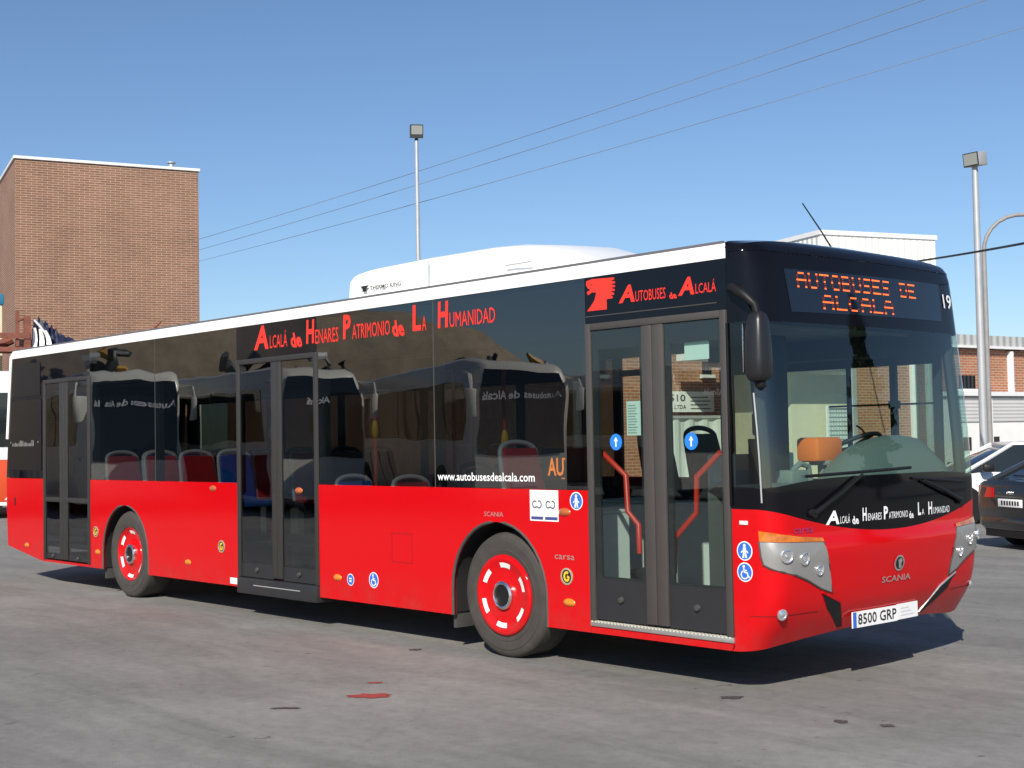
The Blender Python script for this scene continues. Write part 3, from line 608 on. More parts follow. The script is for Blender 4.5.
# handrails on the front door leaves, arrows, papers
mb = MB(); mb.tube([(.95, .10, 1.585), (1.02, .10, 1.54), (1.215, .10, 1.40), (1.225, .10, 1.15), (1.325, .10, 1.06), (1.33, .10, .86)], .021, 10); part('handrail', mb, RAIL, FD, smooth=60)
mb = MB(); mb.tube([(2.07, .10, 1.56), (1.865, .10, 1.40), (1.855, .10, 1.16), (1.66, .10, .985), (1.642, .10, .74)], .021, 10); part('handrail', mb, RAIL, FD, smooth=60)
def sticker(name, cx, cz, r, parent, kind, bm_=BLUE, y=.0):
    mb = MB(); o = y
    S0 = lambda a, b_: (a, o - .0015, b_); S1 = lambda a, b_: (a, o - .0025, b_); S2 = lambda a, b_: (a, o - .0035, b_)
    def P(poly, f): mb.face([f(a, b_) for a, b_ in poly])
    L = lambda *p: [(cx + a * r, cz + b_ * r) for a, b_ in p]
    if kind != 'arrow': mb.mi = 0; P(disc((cx, cz), r, n=28), S0)
    mb.mi = 1; P(disc((cx, cz), r * (.88 if kind != 'arrow' else 1), n=28), S1); mb.mi = 0
    if kind == 'ped':
        P(disc((cx, cz + .56 * r), .17 * r, n=12), S2)
        for s_ in (L((-.2, .36), (.2, .36), (.26, .1), (.2, -.2), (-.2, -.2), (-.26, .1)), L((-.2, .34), (-.27, .1), (-.5, -.18), (-.38, -.24), (-.18, .05)), L((.2, .34), (.18, .05), (.38, -.24), (.5, -.18), (.27, .1)), L((-.2, -.2), (0, -.2), (-.06, -.72), (-.3, -.72)), L((0.02, -.2), (.2, -.2), (.32, -.72), (.1, -.72))): P(s_, S2)
    elif kind == 'wheelchair':
        P(disc((cx - .12 * r, cz + .58 * r), .15 * r, n=12), S2)
        for s_ in (stroke(L((-.12, .4), (-.05, -.02), (.32, -.05), (.46, -.5), (.62, -.46)), .085 * r), stroke(L((-.08, .2), (.28, .16)), .06 * r), stroke([(cx + (-.02 + .44 * math.cos(a)) * r, cz + (-.26 + .42 * math.sin(a)) * r) for a in [math.radians(q) for q in range(120, 345, 15)]], .065 * r)):
            n_ = len(s_) // 2
            for i in range(n_ - 1): P([s_[i], s_[i + 1], s_[2 * n_ - 2 - i], s_[2 * n_ - 1 - i]], S2)
    elif kind == 'arrow':
        P(L((-.1, -.6), (.1, -.6), (.1, .1), (.34, .1), (0, .62), (-.34, .1), (-.1, .1)), S2)
    elif kind == 'small':
        P(L((-.4, .1), (.4, .1), (.4, .3), (-.4, .3)), S2); P(L((-.3, -.4), (.3, -.4), (.3, -.1), (-.3, -.1)), S2)
    return part(name, mb, [STW, bm_], parent, smooth=0)
sticker('pedestrian_sticker', .815, 1.218, .066, None, 'ped'); sticker('pedestrian_sticker', 2.329, .932, .062, None, 'ped'); sticker('wheelchair_sticker', 2.327, .797, .062, None, 'wheelchair')
sticker('wheelchair_sticker', -1.66, .49, .068, None, 'wheelchair'); sticker('round_sticker', -2.0, .472, .052, None, 'small')
sticker('arrow_sticker', 1.222, 1.64, .058, FD, 'arrow', BLUE2); sticker('arrow_sticker', 1.908, 1.638, .058, FD, 'arrow', BLUE2)
mb = MB(); mb.face([(1.84, .03, 2.18), (2.052, .03, 2.18), (2.052, .03, 2.342), (1.84, .03, 2.342)]); part('paper_notice', mb, PAPER, FD, smooth=0)
mb = MB(); mb.face([(1.30, .03, 1.684), (1.435, .03, 1.684), (1.435, .03, 1.923), (1.30, .03, 1.923)]); mb.mi = 1
for k in range(11):
    q = .07 + .035 * rnd.random(); mb.face([(1.312, .028, 1.70 + k * .019), (1.312 + q, .028, 1.70 + k * .019), (1.312 + q, .028, 1.706 + k * .019), (1.312, .028, 1.706 + k * .019)])
part('paper_notice', mb, [PAPER, mat('print_grey', (.3, .36, .34), .7)], FD, smooth=0)
# --- red lettering of the side
mb = MB()
for s_, a0, a1, b0, b1, bo, sh in (('A', -3.55, -3.29, 2.578, 2.808, .035, .12), ('LCALÁ', -3.265, -2.965, 2.58, 2.735, .0, 0), ('de', -2.905, -2.715, 2.560, 2.70, .035, -.28), ('H', -2.648, -2.515, 2.582, 2.80, .035, .06), ('ENARES', -2.50, -2.135, 2.572, 2.702, .0, 0),
    ('P', -2.065, -1.945, 2.585, 2.80, .035, .06), ('ATRIMONIO', -1.925, -1.378, 2.577, 2.705, .0, 0), ('de', -1.345, -1.175, 2.555, 2.695, .035, -.28), ('L', -1.068, -.955, 2.585, 2.80, .035, .04), ('A', -.94, -.885, 2.58, 2.70, .0, 0), ('H', -.736, -.60, 2.585, 2.80, .035, .06), ('UMANIDAD', -.585, -.032, 2.58, 2.70, .0, 0)):
    fit_text(mb, s_, a0, a1, b0, b1, side, bo, sh)
part('slogan_lettering', mb, TXTR, smooth=0)
HORSE = [(0.957, 2.799), (1.013, 2.809), (1.23, 2.8), (1.235, 2.787), (1.196, 2.782), (1.24, 2.77), (1.24, 2.759), (1.196, 2.755), (1.239, 2.743), (1.239, 2.732), (1.195, 2.729), (1.236, 2.716), (1.235, 2.706), (1.194, 2.703), (1.229, 2.69), (1.229, 2.679), (1.193, 2.676), (1.217, 2.664), (1.211, 2.654), (1.154, 2.653), (1.155, 2.581), (0.958, 2.582), (0.996, 2.615), (1.034, 2.654), (1.054, 2.71), (1.01, 2.714), (0.972, 2.697), (0.958, 2.719), (0.999, 2.736), (0.97, 2.746), (0.953, 2.773)]
mb = MB(); poly_map(mb, HORSE, lambda a, b_: side(a + .006, b_, .0015), ()); mb.mi = 1; mb.face([side(a, b_, .003) for a, b_ in ((1.0, 2.768), (1.026, 2.774), (1.02, 2.764))]); part('horse_emblem', mb, [TXTR, TXTK], smooth=0)
mb = MB()
for s_, a0, a1, b0, b1, bo, sh in (('A', 1.276, 1.43, 2.612, 2.735, .035, .2), ('UTOBUSES', 1.436, 1.712, 2.61, 2.685, .0, 0), ('de', 1.745, 1.812, 2.60, 2.645, .035, -.28), ('A', 1.823, 1.965, 2.614, 2.735, .035, .2), ('LCALÁ', 1.975, 2.148, 2.616, 2.70, .0, 0)):
    fit_text(mb, s_, a0, a1, b0, b1, side, bo, sh)
part('operator_lettering', mb, TXTR, smooth=0)
mb = MB(); mb.box(.948, 2.15, -.003, .0, 2.538, 2.545); part('header_joint', mb, DOORG, smooth=0)
mb = MB(); fit_text(mb, 'www.autobusesdealcala.com', -.77, .38, 1.352, 1.418, lambda a, b_: (a, -.001, b_), .012); part('web_address', mb, TXTW, smooth=0)
mb = MB(); fit_text(mb, 'AU', .470, .640, 1.395, 1.53, lambda a, b_: (a, .05, b_), .02); mb.box(.648, .658, .045, .05, 1.515, 1.53); mb.box(.62, .65, .045, .05, 1.375, 1.382); mb.mi = 1; mb.box(.40, .80, .055, .09, 1.36, 1.60); part('side_display', mb, [LEDY, INTD], smooth=0)
mb = MB(); fit_text(mb, 'SCANIA', -.203, .02, 1.080, 1.116, side, .0); part('maker_lettering', mb, TXTS, smooth=0)
mb = MB(); fit_text(mb, 'carsa', .578, .784, .790, .822, side, .0); part('coachbuilder_lettering', mb, TXTS, smooth=0)
mb = MB(); mb.face([(.322, -.0015, 1.062), (.628, -.0015, 1.062), (.628, -.0015, 1.292), (.322, -.0015, 1.292)]); mb.mi = 1
for cx in (.40, .545):
    for dx, rr in ((-.024, .024), (.02, .026)):
        ring = [(cx + dx + rr * math.cos(a), 1.185 + rr * math.sin(a)) for a in [math.radians(q) for q in (range(40, 330, 20) if dx < 0 else range(-150, 130, 20))]]
        s_ = stroke(ring, .006); n_ = len(s_) // 2
        for i in range(n_ - 1): mb.face([side(*q, .0025) for q in (s_[i], s_[i + 1], s_[2 * n_ - 2 - i], s_[2 * n_ - 1 - i])])
mb.mi = 2; mb.face([side(*q, .0025) for q in ((.335, 1.072), (.465, 1.072), (.465, 1.095), (.335, 1.095))]); mb.face([side(*q, .0025) for q in ((.485, 1.072), (.618, 1.072), (.618, 1.095), (.485, 1.095))])
part('bonus_card_sticker', mb, [STW, mat('sticker_grey', (.13, .13, .14), .6), mat('caption_navy', (.05, .06, .22), .6)], smooth=0)
mb = MB(); mb.face([side(*q) for q in ((-4.04, .305), (-3.90, .305), (-3.90, .365), (-4.04, .365))]); part('white_label', mb, STW, smooth=0)
# marker lamps, fuel caps
for x, z, mm in ((.72, .48, AMBER), (-4.88, .468, AMBER), (-2.20, .478, AMBER), (-6.98, .47, AMBER), (-8.98, .46, AMBER), (.69, 1.135, AMBERD), (-2.80, 1.238, AMBERD), (-4.36, 1.236, AMBERD)):
    mb = MB(); mb.lathe([(0.0, -.022), (.03, -.018), (.05, -.006), (.055, .0)], (0, 0, 0), 'y', 20)
    for v in mb.bm.verts: v.co = Vector((v.co.x * 1.15 + x, v.co.y - .001, v.co.z * .55 + z))
    part('marker_lamp', mb, mm, smooth=60)
for x, z in ((.702, .668), (-4.20, .66), (-7.02, .70)):
    mb = MB(); mb.lathe([(.062, 0), (.062, -.006), (.05, -.008), (.048, -.004)], (x, 0, z), 'y', 24); mb.mi = 1; mb.lathe([(.05, -.003), (.0, -.003)], (x, 0, z), 'y', 24); mb.mi = 2
    s_ = stroke([(x + .024 * math.cos(a), z + .03 * math.sin(a)) for a in [math.radians(q) for q in range(50, 360, 25)]] + [(x + .004, z)], .009); n_ = len(s_) // 2
    for i in range(n_ - 1): mb.face([side(*q, .0045) for q in (s_[i], s_[i + 1], s_[2 * n_ - 2 - i], s_[2 * n_ - 1 - i])])
    part('filler_cap', mb, [mat('cap_ring', (.5, .44, .30), .4, metal=.4), TXTK, YEL], smooth=0)
mb = MB(); mb.box(-9.36, -9.33, -.006, .0, .95, 1.05, .002); part('panel_latch', mb, DARK)
# --- wheels
def bus_wheel(cx, y0, dual):
    mb = MB(); prof = [(.285, .03), (.30, -.012), (.33, -.02), (.348, -.024), (.352, -.020), (.40, -.024), (.418, -.023), (.422, -.018), (.445, -.016), (.470, .004), (.480, .03), (.480, .25), (.470, .275), (.44, .29), (.28, .28)]
    for k in range(len(prof)): prof[k] = (prof[k][0], prof[k][1])
    mb.lathe(prof, (cx, y0, .478), 'y', 64); wh = part('wheel', mb, TYRE, smooth=40)
    mb = MB()
    dish = [(.296, .02), (.312, -.020), (.305, -.034), (.288, -.040), (.262, -.034), (.245, -.026), (.20, -.018), (.16, -.016), (.125, -.018), (.115, -.016), (.0, -.014)] if not dual else [(.296, .02), (.298, -.004), (.288, -.012), (.276, -.004), (.262, .016), (.20, .030), (.15, .024), (.12, .016), (.0, .012)]
    mb.lathe(dish, (cx, y0, .478), 'y', 64); part('rim', mb, RED, wh, smooth=50)
    for k in range(6):
        a = 2 * PI * k / 6 + .42; sl2 = MB()
        poly = []
        for q in range(9): poly.append((.250 if not dual else .262, -.25 + q * .0625))
        inner = [((.212 if not dual else .228), .24 - q * .06) for q in range(9)]
        pts = poly + inner
        def hh(r): return float(np.interp(r, [.20, .245, .262, .278], [-.018, -.026, -.034, -.038] if not dual else [.030, .020, .010, -.004])) - .004
        sl2.face([(cx + r * math.cos(a + t), y0 + hh(r), .478 + r * math.sin(a + t)) for r, t in pts]); part('rim_slot', sl2, REFL, wh, smooth=0)
    dy_ = 0 if dual else -.03
    mb = MB(); mb.lathe([(.112, .016 + dy_), (.108, -.014 + dy_), (.092, -.024 + dy_), (.084, -.02 + dy_), (.080, .0 + dy_)], (cx, y0, .478), 'y', 36); mb.mi = 1; mb.lathe([(.082, -.006 + dy_), (.0, -.004 + dy_)], (cx, y0, .478), 'y', 36); part('hub_cap', mb, [CHROME, DARK], wh, smooth=40)
for cx in (-.02, -6.26):
    bus_wheel(cx, .05, cx < -3)
for cx in (-.02, -6.26):
    mb = MB(); mb.lathe([(.25, 0), (.47, 0), (.48, .03), (.48, .27), (.44, .29), (.2, .29)], (cx, W - .33, .478), 'y', 48); wh = part('wheel', mb, TYRE); mb = MB(); mb.lathe([(.27, .27), (0, .25)], (cx, W - .33, .478), 'y', 24); part('rim', mb, RED, wh)
# --- left side, rear and underside
LP = lambda a, b_, t: (a, W - t, b_)
mb = MB(); mb.prism([(-9.6, .42), (-9.6, 1.3), (2.30, 1.3), (2.30, .29), (.5, .29), (.5, .8), (.2, 1.03), (-.3, 1.03), (-.6, .8), (-.6, .29), (-5.7, .29), (-5.7, .8), (-6.0, 1.02), (-6.5, 1.02), (-6.85, .8), (-6.85, .29), (-8.5, .29)], LP, 0, T_); part('left_side_panel', mb, RED, smooth=0)
mb = MB()
for x, hw in ((-9.3, .14), (-7.3, .05), (-5.7, .05), (-4.1, .05), (-2.5, .05), (-1.12, .05), (-.55, .06), (0.22, .05), (1.46, .012), (1.875, .026), (2.26, .03)): mb.box(x - hw, x + hw, W - .05, W - .012, 1.3, 2.45)
mb.box(-9.45, -1.6, W - .06, W - .004, 2.24, 2.822); mb.box(-1.6, .22, W - .06, W - .004, 2.45, 2.822); mb.box(.22, 2.25, W - .06, W - .004, 2.20, 2.822); mb.box(-1.12, -.55, W - .045, W - .02, 2.25, 2.31); mb.box(1.27, 2.24, W - .045, W - .02, 1.885, 1.90); mb.box(1.84, 1.93, W - .06, W - .03, 1.86, 1.92); part('left_window_frame', mb, INTD, smooth=0)
lx = [-9.16, -7.3, -5.7, -4.1, -2.5, -1.12, -.55, .22, 1.44, 2.23]
for a, b_ in zip(lx, lx[1:]):
    mb = MB(); mb.face([(a + .04, W - .008, 1.3), (b_, W - .008, 1.3), (b_, W - .008, 2.45), (a + .04, W - .008, 2.45)]); part('left_window', mb, GL_L if a > -1.2 else GL_LD, smooth=0)
mb = MB(); mb.box(-9.60, -9.56, .03, W - .03, .45, 1.3); mb.mi = 1
mb.loft([[(-9.60, .03, 1.3), (-9.60, W - .03, 1.3)], [(-9.55, .03, 1.85), (-9.55, W - .03, 1.85)], [(-9.42, .05, 2.85), (-9.42, W - .05, 2.85)]], False, False); part('rear_panel', mb, [RED, BLACKG])
mb = MB()
for a, b_ in ((-8.5, -6.95), (-5.65, -.70), (.60, 2.15)): mb.box(a, b_, .06, W - .06, .30, .345)
for a, b_ in ((-6.95, -5.65), (-.70, .60)): mb.box(a, b_, .68, W - .68, .30, .345)
mb.box(-9.5, -7.0, .1, W - .1, .46, .52); mb.box(-5.5, -.85, .25, W - .25, .24, .298)
for cx in (-.02, -6.26): mb.tube([(cx, .3, .478), (cx, W - .3, .478)], .09, 10)
part('underbody', mb, UNDER, smooth=0)
# --- interior
mb = MB()
for a, b_, q in ((-4.0, -.76, .05), (-.76, .64, .70), (.64, 2.2, .05)): mb.box(a, b_, q, W - q, .35, .375)
for a, b_, q in ((-5.58, -4.0, .70), (-6.98, -5.58, .72), (-8.5, -6.98, .70)): mb.box(a, b_, q, W - q, .35, .62)
mb.box(-9.4, -8.5, .1, W - .1, .53, .62); part('floor', mb, mat('floor_grey', (.10, .10, .105), .7, var=.2, vscale=8), smooth=0)
mb = MB(); mb.box(-8.45, -7.17, .04, .66, .347, .37); mb.box(-8.45, -7.17, .665, .695, .347, .60); part('step_well', mb, INTD, smooth=0)
mb = MB(); mb.box(-9.4, 2.05, .05, W - .07, 2.42, 2.47); mb.mi = 1; mb.box(-9.4, .92, .045, .34, 2.40, 2.80); mb.box(-9.4, -1.7, W - .40, W - .065, 2.26, 2.5); mb.box(.3, 2.0, W - .40, W - .065, 2.26, 2.5); mb.box(.95, 2.22, .05, .30, 2.46, 2.8); mb.box(2.0, 2.30, .12, W - .12, 2.44, 2.46); part('ceiling', mb, [INT, INTD], smooth=0)
mb = MB()
for a, b_ in ((-7.1, -6.92), (-5.65, -3.9), (-2.46, -.72), (.52, .92)): mb.box(a, b_, .04, .07, .35, 1.29)
for a, b_ in ((-6.92, -5.65), (-.72, .52)): mb.box(a, b_, .04, .07, 1.07, 1.29)
mb.box(-9.4, 2.1, W - .08, W - .045, .35, 1.29); part('inner_lining', mb, INTD, smooth=0)
for y0, y1 in ((.08, .68), (W - .68, W - .09)):
    yi = (.67, .74) if y0 < 1 else (W - .74, W - .67)
    for x0, x1, zt, mm in ((-.75, .62, 1.12, INTL), (-6.95, -5.6, 1.08, INT)):
        mb = MB(); mb.box(x0, x1, yi[0], yi[1], .37, zt - .03); mb.box(x0 - .02, x1 + .02, min(y0, yi[0]), max(y1, yi[1]), zt - .028, zt, .01)
        mb.box(x0 - .02, x0, min(y0, yi[0]), max(y1, yi[1]), .37, zt - .03); mb.box(x1, x1 + .02, min(y0, yi[0]), max(y1, yi[1]), .37, zt - .03); part('wheel_box', mb, mm)
mb = MB(); mb.box(.92, .95, 1.35, W - .1, .38, 1.52, .01); mb.box(.95, 1.72, 1.32, 1.35, .38, 1.28, .01); part('driver_partition', mb, INTL)
# dashboard with instrument cowl
mb = MB(); mb.loft([[(x, y, z) for y in [.14 + .1135 * k for k in range(21)]] for x, z in ((1.92, .6), (1.92, 1.30), (1.98, 1.335), (2.3, 1.33), (2.44, 1.30))], False, False); dsh = part('dashboard', mb, DASH)
mb = MB(); rings = []
for k in range(21):
    t = k / 20; y = 1.20 + 1.27 * t; h = float(np.interp(t, [0, .06, .15, .28, .42, .55, .70, .88, .96, 1], [.01, .12, .20, .265, .30, .318, .322, .30, .20, .01]))
    rings.append([(2.06, y, 1.33 + h * .72), (2.11, y, 1.33 + h * .96), (2.16, y, 1.33 + h), (2.23, y, 1.33 + h * .95), (2.36, y, 1.33 + h * .45), (2.42, y, 1.315)])
mb.loft(rings, False, False); part('instrument_cowl', mb, DASH, dsh, smooth=70)
mb = MB(); R0 = .235; c = Vector((1.80, 2.02, 1.56)); ax = Vector((-.45, 0, .89)); u_ = Vector((0, 1, 0)); v_ = ax.cross(u_)
mb.tube([c + (u_ * math.cos(a) + v_ * math.sin(a)) * R0 for a in [2 * PI * k / 32 for k in range(33)]], .017, 8, False)
for a in (.4, 2.75, 4.7): mb.tube([c, c + (u_ * math.cos(a) + v_ * math.sin(a)) * R0], .014, 6)
mb.tube([c - ax * .0, c - ax * .30], .04, 8); part('steering_wheel', mb, DARK, smooth=60)
mb = MB(); mb.tube([(1.83, 2.05, 1.73), (1.86, 2.08, 1.70), (1.90, 2.13, 1.60), (1.93, 2.13, 1.52)], .008, 6); part('indicator_stalk', mb, DARK)
mb = MB(); mb.box(1.80, 2.0, 1.30, 1.62, 1.465, 1.645, .03); tm = part('ticket_machine', mb, ORNG)
mb = MB(); mb.box(1.84, 2.02, 1.40, 1.60, 1.44, 1.475, .01); mb.tube([(1.92, 1.46, 1.45), (1.92, 1.46, 1.32)], .035, 8); part('ticket_machine_stand', mb, INT, tm)
mb = MB(); mb.tube([(1.98, 1.02, 1.32), (1.98, 1.02, 1.42), (1.98, 1.10, 1.46), (1.98, 1.20, 1.44), (1.98, 1.22, 1.33)], .022, 8); mb.box(1.95, 2.1, .84, 1.04, 1.31, 1.42, .02); part('coin_tray', mb, INT)
mb = MB(); mb.box(1.0, 1.5, 1.72, 2.28, .8, .95, .04); mb.loft([[(1.05 - .12 * k / 6 + dx, y, .92 + .72 * k / 6) for dx, y in ((0, 1.74 + .02 * k), (.1, 1.74 + .02 * k), (.1, 2.26 - .02 * k), (0, 2.26 - .02 * k))] for k in range(7)]); mb.box(.93, 1.02, 1.9, 2.1, 1.66, 1.86, .03); part('driver_seat', mb, INTD)
mb = MB(); mb.box(1.72, 1.75, .92, 1.30, 1.25, 2.40, .01); part('screen_divider', mb, INTD)
# passenger seats: shell + grey frame
def seat(x, y, zf, fabric, hw=.205, dark=False):
    mb = MB(); rings = []
    for k in range(7):
        t = k / 6; ww = hw * (1 - .18 * t ** 3); xx = x - .10 * t; z = zf + .42 + .52 * t
        rings.append([(xx, y - ww, z), (xx + .05, y - ww * .96, z), (xx + .05, y + ww * .96, z), (xx, y + ww, z)])
    mb.loft(rings); mb.box(x, x + .40, y - hw, y + hw, zf + .38, zf + .45, .02); st = part('seat', mb, fabric)
    mb = MB(); pts = [(x + .02, y - hw - .012, zf + .40)]
    for k in range(13):
        a = PI * k / 12; pts.append((x - .085 - .03 * math.sin(a), y - (hw * .95) * math.cos(a), zf + .87 + .12 * math.sin(a) ** .55))
    pts.append((x + .02, y + hw + .012, zf + .40)); mb.tube(pts, .021, 8); mb.tube([(x - .09, y - hw * .9, zf + .90), (x - .10, y + hw * .9, zf + .90)], .018, 8)
    part('seat_frame', mb, INTD if dark else SEATF, st, smooth=60)
    mb = MB(); mb.box(x + .02, x + .3, y - .10, y + .10, zf, zf + .38, .01); part('seat_pedestal', mb, INTD, st)
for (x, zf) in ((-7.0, .62), (-6.05, .62), (-5.25, .62)):
    for y, fb in ((.36, SEATR), (.82, SEATB), (1.75, SEATR), (2.21, SEATB)): seat(x, y, zf, fb)
for x, y, zf, fb in ((-2.35, .36, .375, SEATB), (-1.5, .36, .375, SEATR), (-2.3, 1.80, .45, INTD), (-2.3, 2.24, .45, INTD), (-1.3, 1.80, .45, INTD), (-1.3, 2.24, .45, INTD), (-.15, .40, .66, SEATR), (-.3, 2.2, .75, INTD), (.45, 1.95, .75, INTD), (-4.5, 1.80, .62, INTD), (-4.5, 2.24, .62, INTD)):
    seat(x, y, zf, fb, dark=fb is INTD)
def pole(x, y, z0, z1, knob=None, r=.017):
    mb = MB(); mb.tube([(x, y, z0), (x, y, z1)], r, 8); p_ = part('grab_pole', mb, RAIL, smooth=60)
    if knob: mb = MB(); mb.tube([(x, y, knob - .08), (x, y, knob - .04), (x, y, knob + .03), (x, y, knob + .07)], [.018, .034, .03, .018], 10); part('pole_coupling', mb, YEL, p_)
for a in ((-2.45, .62, .4, 2.4, 1.80), (-.75, .72, .4, 2.42, 1.68), (-3.95, .55, .4, 2.4, None), (-2.42, 1.55, .4, 2.4, None), (-5.0, 1.1, .6, 2.4, 1.8)): pole(*a)
mb = MB(); mb.tube([(-3.6, .30, .5), (-3.6, .30, .95)], .02, 8); part('handrail', mb, RAIL, MD)
# ================================================================== SURROUNDINGS
BRK = brick('brown_brick', (0.228, 0.112, 0.070), (0.180, 0.088, 0.056), (0.38, 0.29, 0.22), ms=0.008, bw=.29, rh=.068, stain=.20)
BRK2 = brick('orange_brick', (0.36, 0.145, 0.075), (0.29, 0.115, 0.06), (0.42, 0.30, 0.22), ms=0.010, stain=0.15)
WSHED = corr('white_corrugated', (0.74, 0.74, 0.69), 0.30, depth=0.03)
GREYROOF = corr('grey_corrugated', (0.40, 0.41, 0.40), 0.3)
SLAT = corr('slatted_shutter', (0.50, 0.50, 0.49), 0.10, 'z', 0.010)
WALLW = mat('white_wall', (0.72, 0.72, 0.70), 0.8, var=0.06, vscale=2)
CREAM = mat('cream_render', (0.62, 0.56, 0.40), 0.85, var=0.08, vscale=3)
COPING = mat('white_coping', (0.70, 0.70, 0.70), 0.6, var=0.05)
GLASSD = mat('dark_glass', (0.015, 0.018, 0.022), 0.05, spec=0.7)
def place(o, x, y, z=0, rz=0.0): o.location = (x, y, z); o.rotation_euler = (0, 0, rz); return o
# --- brick block, left. local: x along the long face (towards the right of the photo), y into the building
def ang(dx, dy): return math.atan2(dy, dx)
B = empty('brick_building'); tag(B, 'tall windowless brown brick block with white coping, left of the bus', 'building')
L_, D_, H_ = 5.17, 11.0, 9.84
mb = MB(); mb.box(0, L_, 0, D_, 0, H_); obj('wall', mb, BRK, B, smooth=0)
mb = MB(); mb.box(-.05, L_ + .05, -.05, D_ + .05, H_ + .002, H_ + .085, .01); obj('coping', mb, COPING, B, smooth=0)
mb = MB(); mb.lathe([(.075, 0), (.075, .30), (.0, .30)], (L_ - .62, .8, H_ + .05), 'z', 16); mb.lathe([(.13, .31), (.13, .34), (0, .37)], (L_ - .62, .8, H_ + .05), 'z', 16); obj('vent_pipe', mb, GALV, B)
place(B, -29.47, 8.17, 0, ang(1.39, 4.97) )
# --- long warehouse behind the bus
B = empty('brick_warehouse'); tag(B, 'low orange brick warehouse with grey roof behind the bus and parked cars', 'building')
x0, y0, x1, y1 = -14.0, 11.2, -9.6, 44.5; LW = math.hypot(x1 - x0, y1 - y0); HW = 3.98
mb = MB(); mb.box(0, LW, 0, 12, 0, HW); obj('wall', mb, BRK2, B, smooth=0)
mb = MB(); mb.prism([(-.15, HW + .10), (-.15, HW + .40), (6, HW + .75), (12.2, HW + .40), (12.2, HW + .10)], lambda a, b_, t: (t, a, b_), -.2, LW + .2); obj('roof', mb, GREYROOF, B, smooth=0)
mb = MB(); mb.box(-.2, LW + .2, -.20, -.002, HW + .03, HW + .098); obj('gutter', mb, COPING, B, smooth=0)
def wx(y): return (y - y0) / (y1 - y0) * LW
for dd in (14.7, 15.35, 19.06, 3.2): mb = MB(); mb.box(dd - .07, dd + .07, -.14, -.002, 0, HW - .03, .01); obj('downpipe', mb, COPING, B)
wx = lambda q: q
for yy, z0, z1, hw in ((7.18, 3.14, 3.62, .13), (17.1, 2.86, 3.24, .34), (3.9, 3.1, 3.6, .15)):
    mb = MB(); mb.box(wx(yy) - hw, wx(yy) + hw, -.006, -.002, z0, z1); wn = obj('window', mb, GLASSD, B, smooth=0)
    mb = MB(); mb.box(wx(yy) - hw - .08, wx(yy) + hw + .08, -.10, -.002, z0 - .09, z0 - .004); obj('sill', mb, COPING, wn, smooth=0)
    mb = MB()
    for k in range(5): mb.box(wx(yy) - hw + k * hw / 2 - .012, wx(yy) - hw + k * hw / 2 + .012, -.035, -.010, z0, z1)
    obj('window_bars', mb, DARK, wn, smooth=0)
place(B, x0, y0, 0, ang(x1 - x0, y1 - y0))
ARW = ang(x1 - x0, y1 - y0)
def onw(d, out): # point at distance d along the facade, out metres in front of it
    return (x0 + d * math.cos(ARW) + out * math.sin(ARW), y0 + d * math.sin(ARW) - out * math.cos(ARW))
# shutter annex in front of it, right
B = empty('shutter_garage'); tag(B, 'low white garage with grey slatted shutters behind the white car', 'garage')
mb = MB(); mb.box(0, 16, 0, .40, 0, 2.64); obj('wall', mb, WALLW, B, smooth=0)
mb = MB(); mb.box(-.1, 16.1, -.12, .40, 2.642, 2.76); obj('roof_edge', mb, COPING, B, smooth=0)
for xa, xb in ((.06, 1.56), (1.84, 5.6), (5.9, 9.8), (10.1, 14.0)):
    mb = MB(); mb.box(xa, xb, -.03, -.003, 1.92, 2.55); sh = obj('shutter', mb, SLAT, B, smooth=0)
    mb = MB(); mb.box(xb + .01, xb + .22, -.07, -.003, 0, 2.55); obj('shutter_frame', mb, COPING, sh, smooth=0)
mb = MB(); mb.box(0, 16, -.05, -.003, 2.56, 2.635); obj('fascia', mb, mat('fascia_grey', (.35, .35, .34), .7), B, smooth=0)
VD = mat('vent_dark', (.03, .02, .02), .7)
for xa, xb in ((.10, .40), (.52, .86), (1.88, 2.12)): mb = MB(); mb.box(xa, xb, -.02, -.003, 1.14, 1.50); obj('vent', mb, VD, B, smooth=0)
px_, py_ = onw(15.75, .45); place(B, px_, py_, 0, ARW)
# sign board and corrugated fence in front of the warehouse, seen through the bus door
B = empty('notice_board'); tag(B, 'white company sign board on the brick wall, seen through the front door glass', 'sign')
mb = MB(); mb.box(-.98, 1.04, -.03, 0, 2.24, 2.73, .004); obj('panel', mb, STW, B, smooth=0)
mb = MB(); fit_text(mb, '1510', -.50, .12, 2.49, 2.66, lambda a, b_: (a, -.034, b_), .02); fit_text(mb, 'DOR. LTDA', -.62, .14, 2.31, 2.41, lambda a, b_: (a, -.034, b_), .02)
for k in range(4): mb.box(.28, .92 - .08 * (k % 2), -.034, -.031, 2.31 + k * .09, 2.335 + k * .09)
obj('sign_lettering', mb, mat('sign_print', (.06, .09, .09), .6), B, smooth=0)
px_, py_ = onw(6.3, .05); place(B, px_, py_, 0, ARW)
B = empty('corrugated_fence'); tag(B, 'pale ribbed metal fence below the sign board, seen through the front door glass', 'fence')
mb = MB()
pts = [(k * .11, (.05 if (k // 2) % 2 else 0)) for k in range(24)]
mb.loft([[(a, b_, z) for a, b_ in pts] for z in (0.1, 2.08)], False, False); obj('sheet', mb, mat('fence_sheet', (.52, .56, .54), .5), B, smooth=0)
mb = MB(); mb.box(-.05, 2.58, -.03, .08, 2.08, 2.14); obj('top_rail', mb, GALV, B, smooth=0)
px_, py_ = onw(4.9, .9); place(B, px_, py_, 0, ARW)
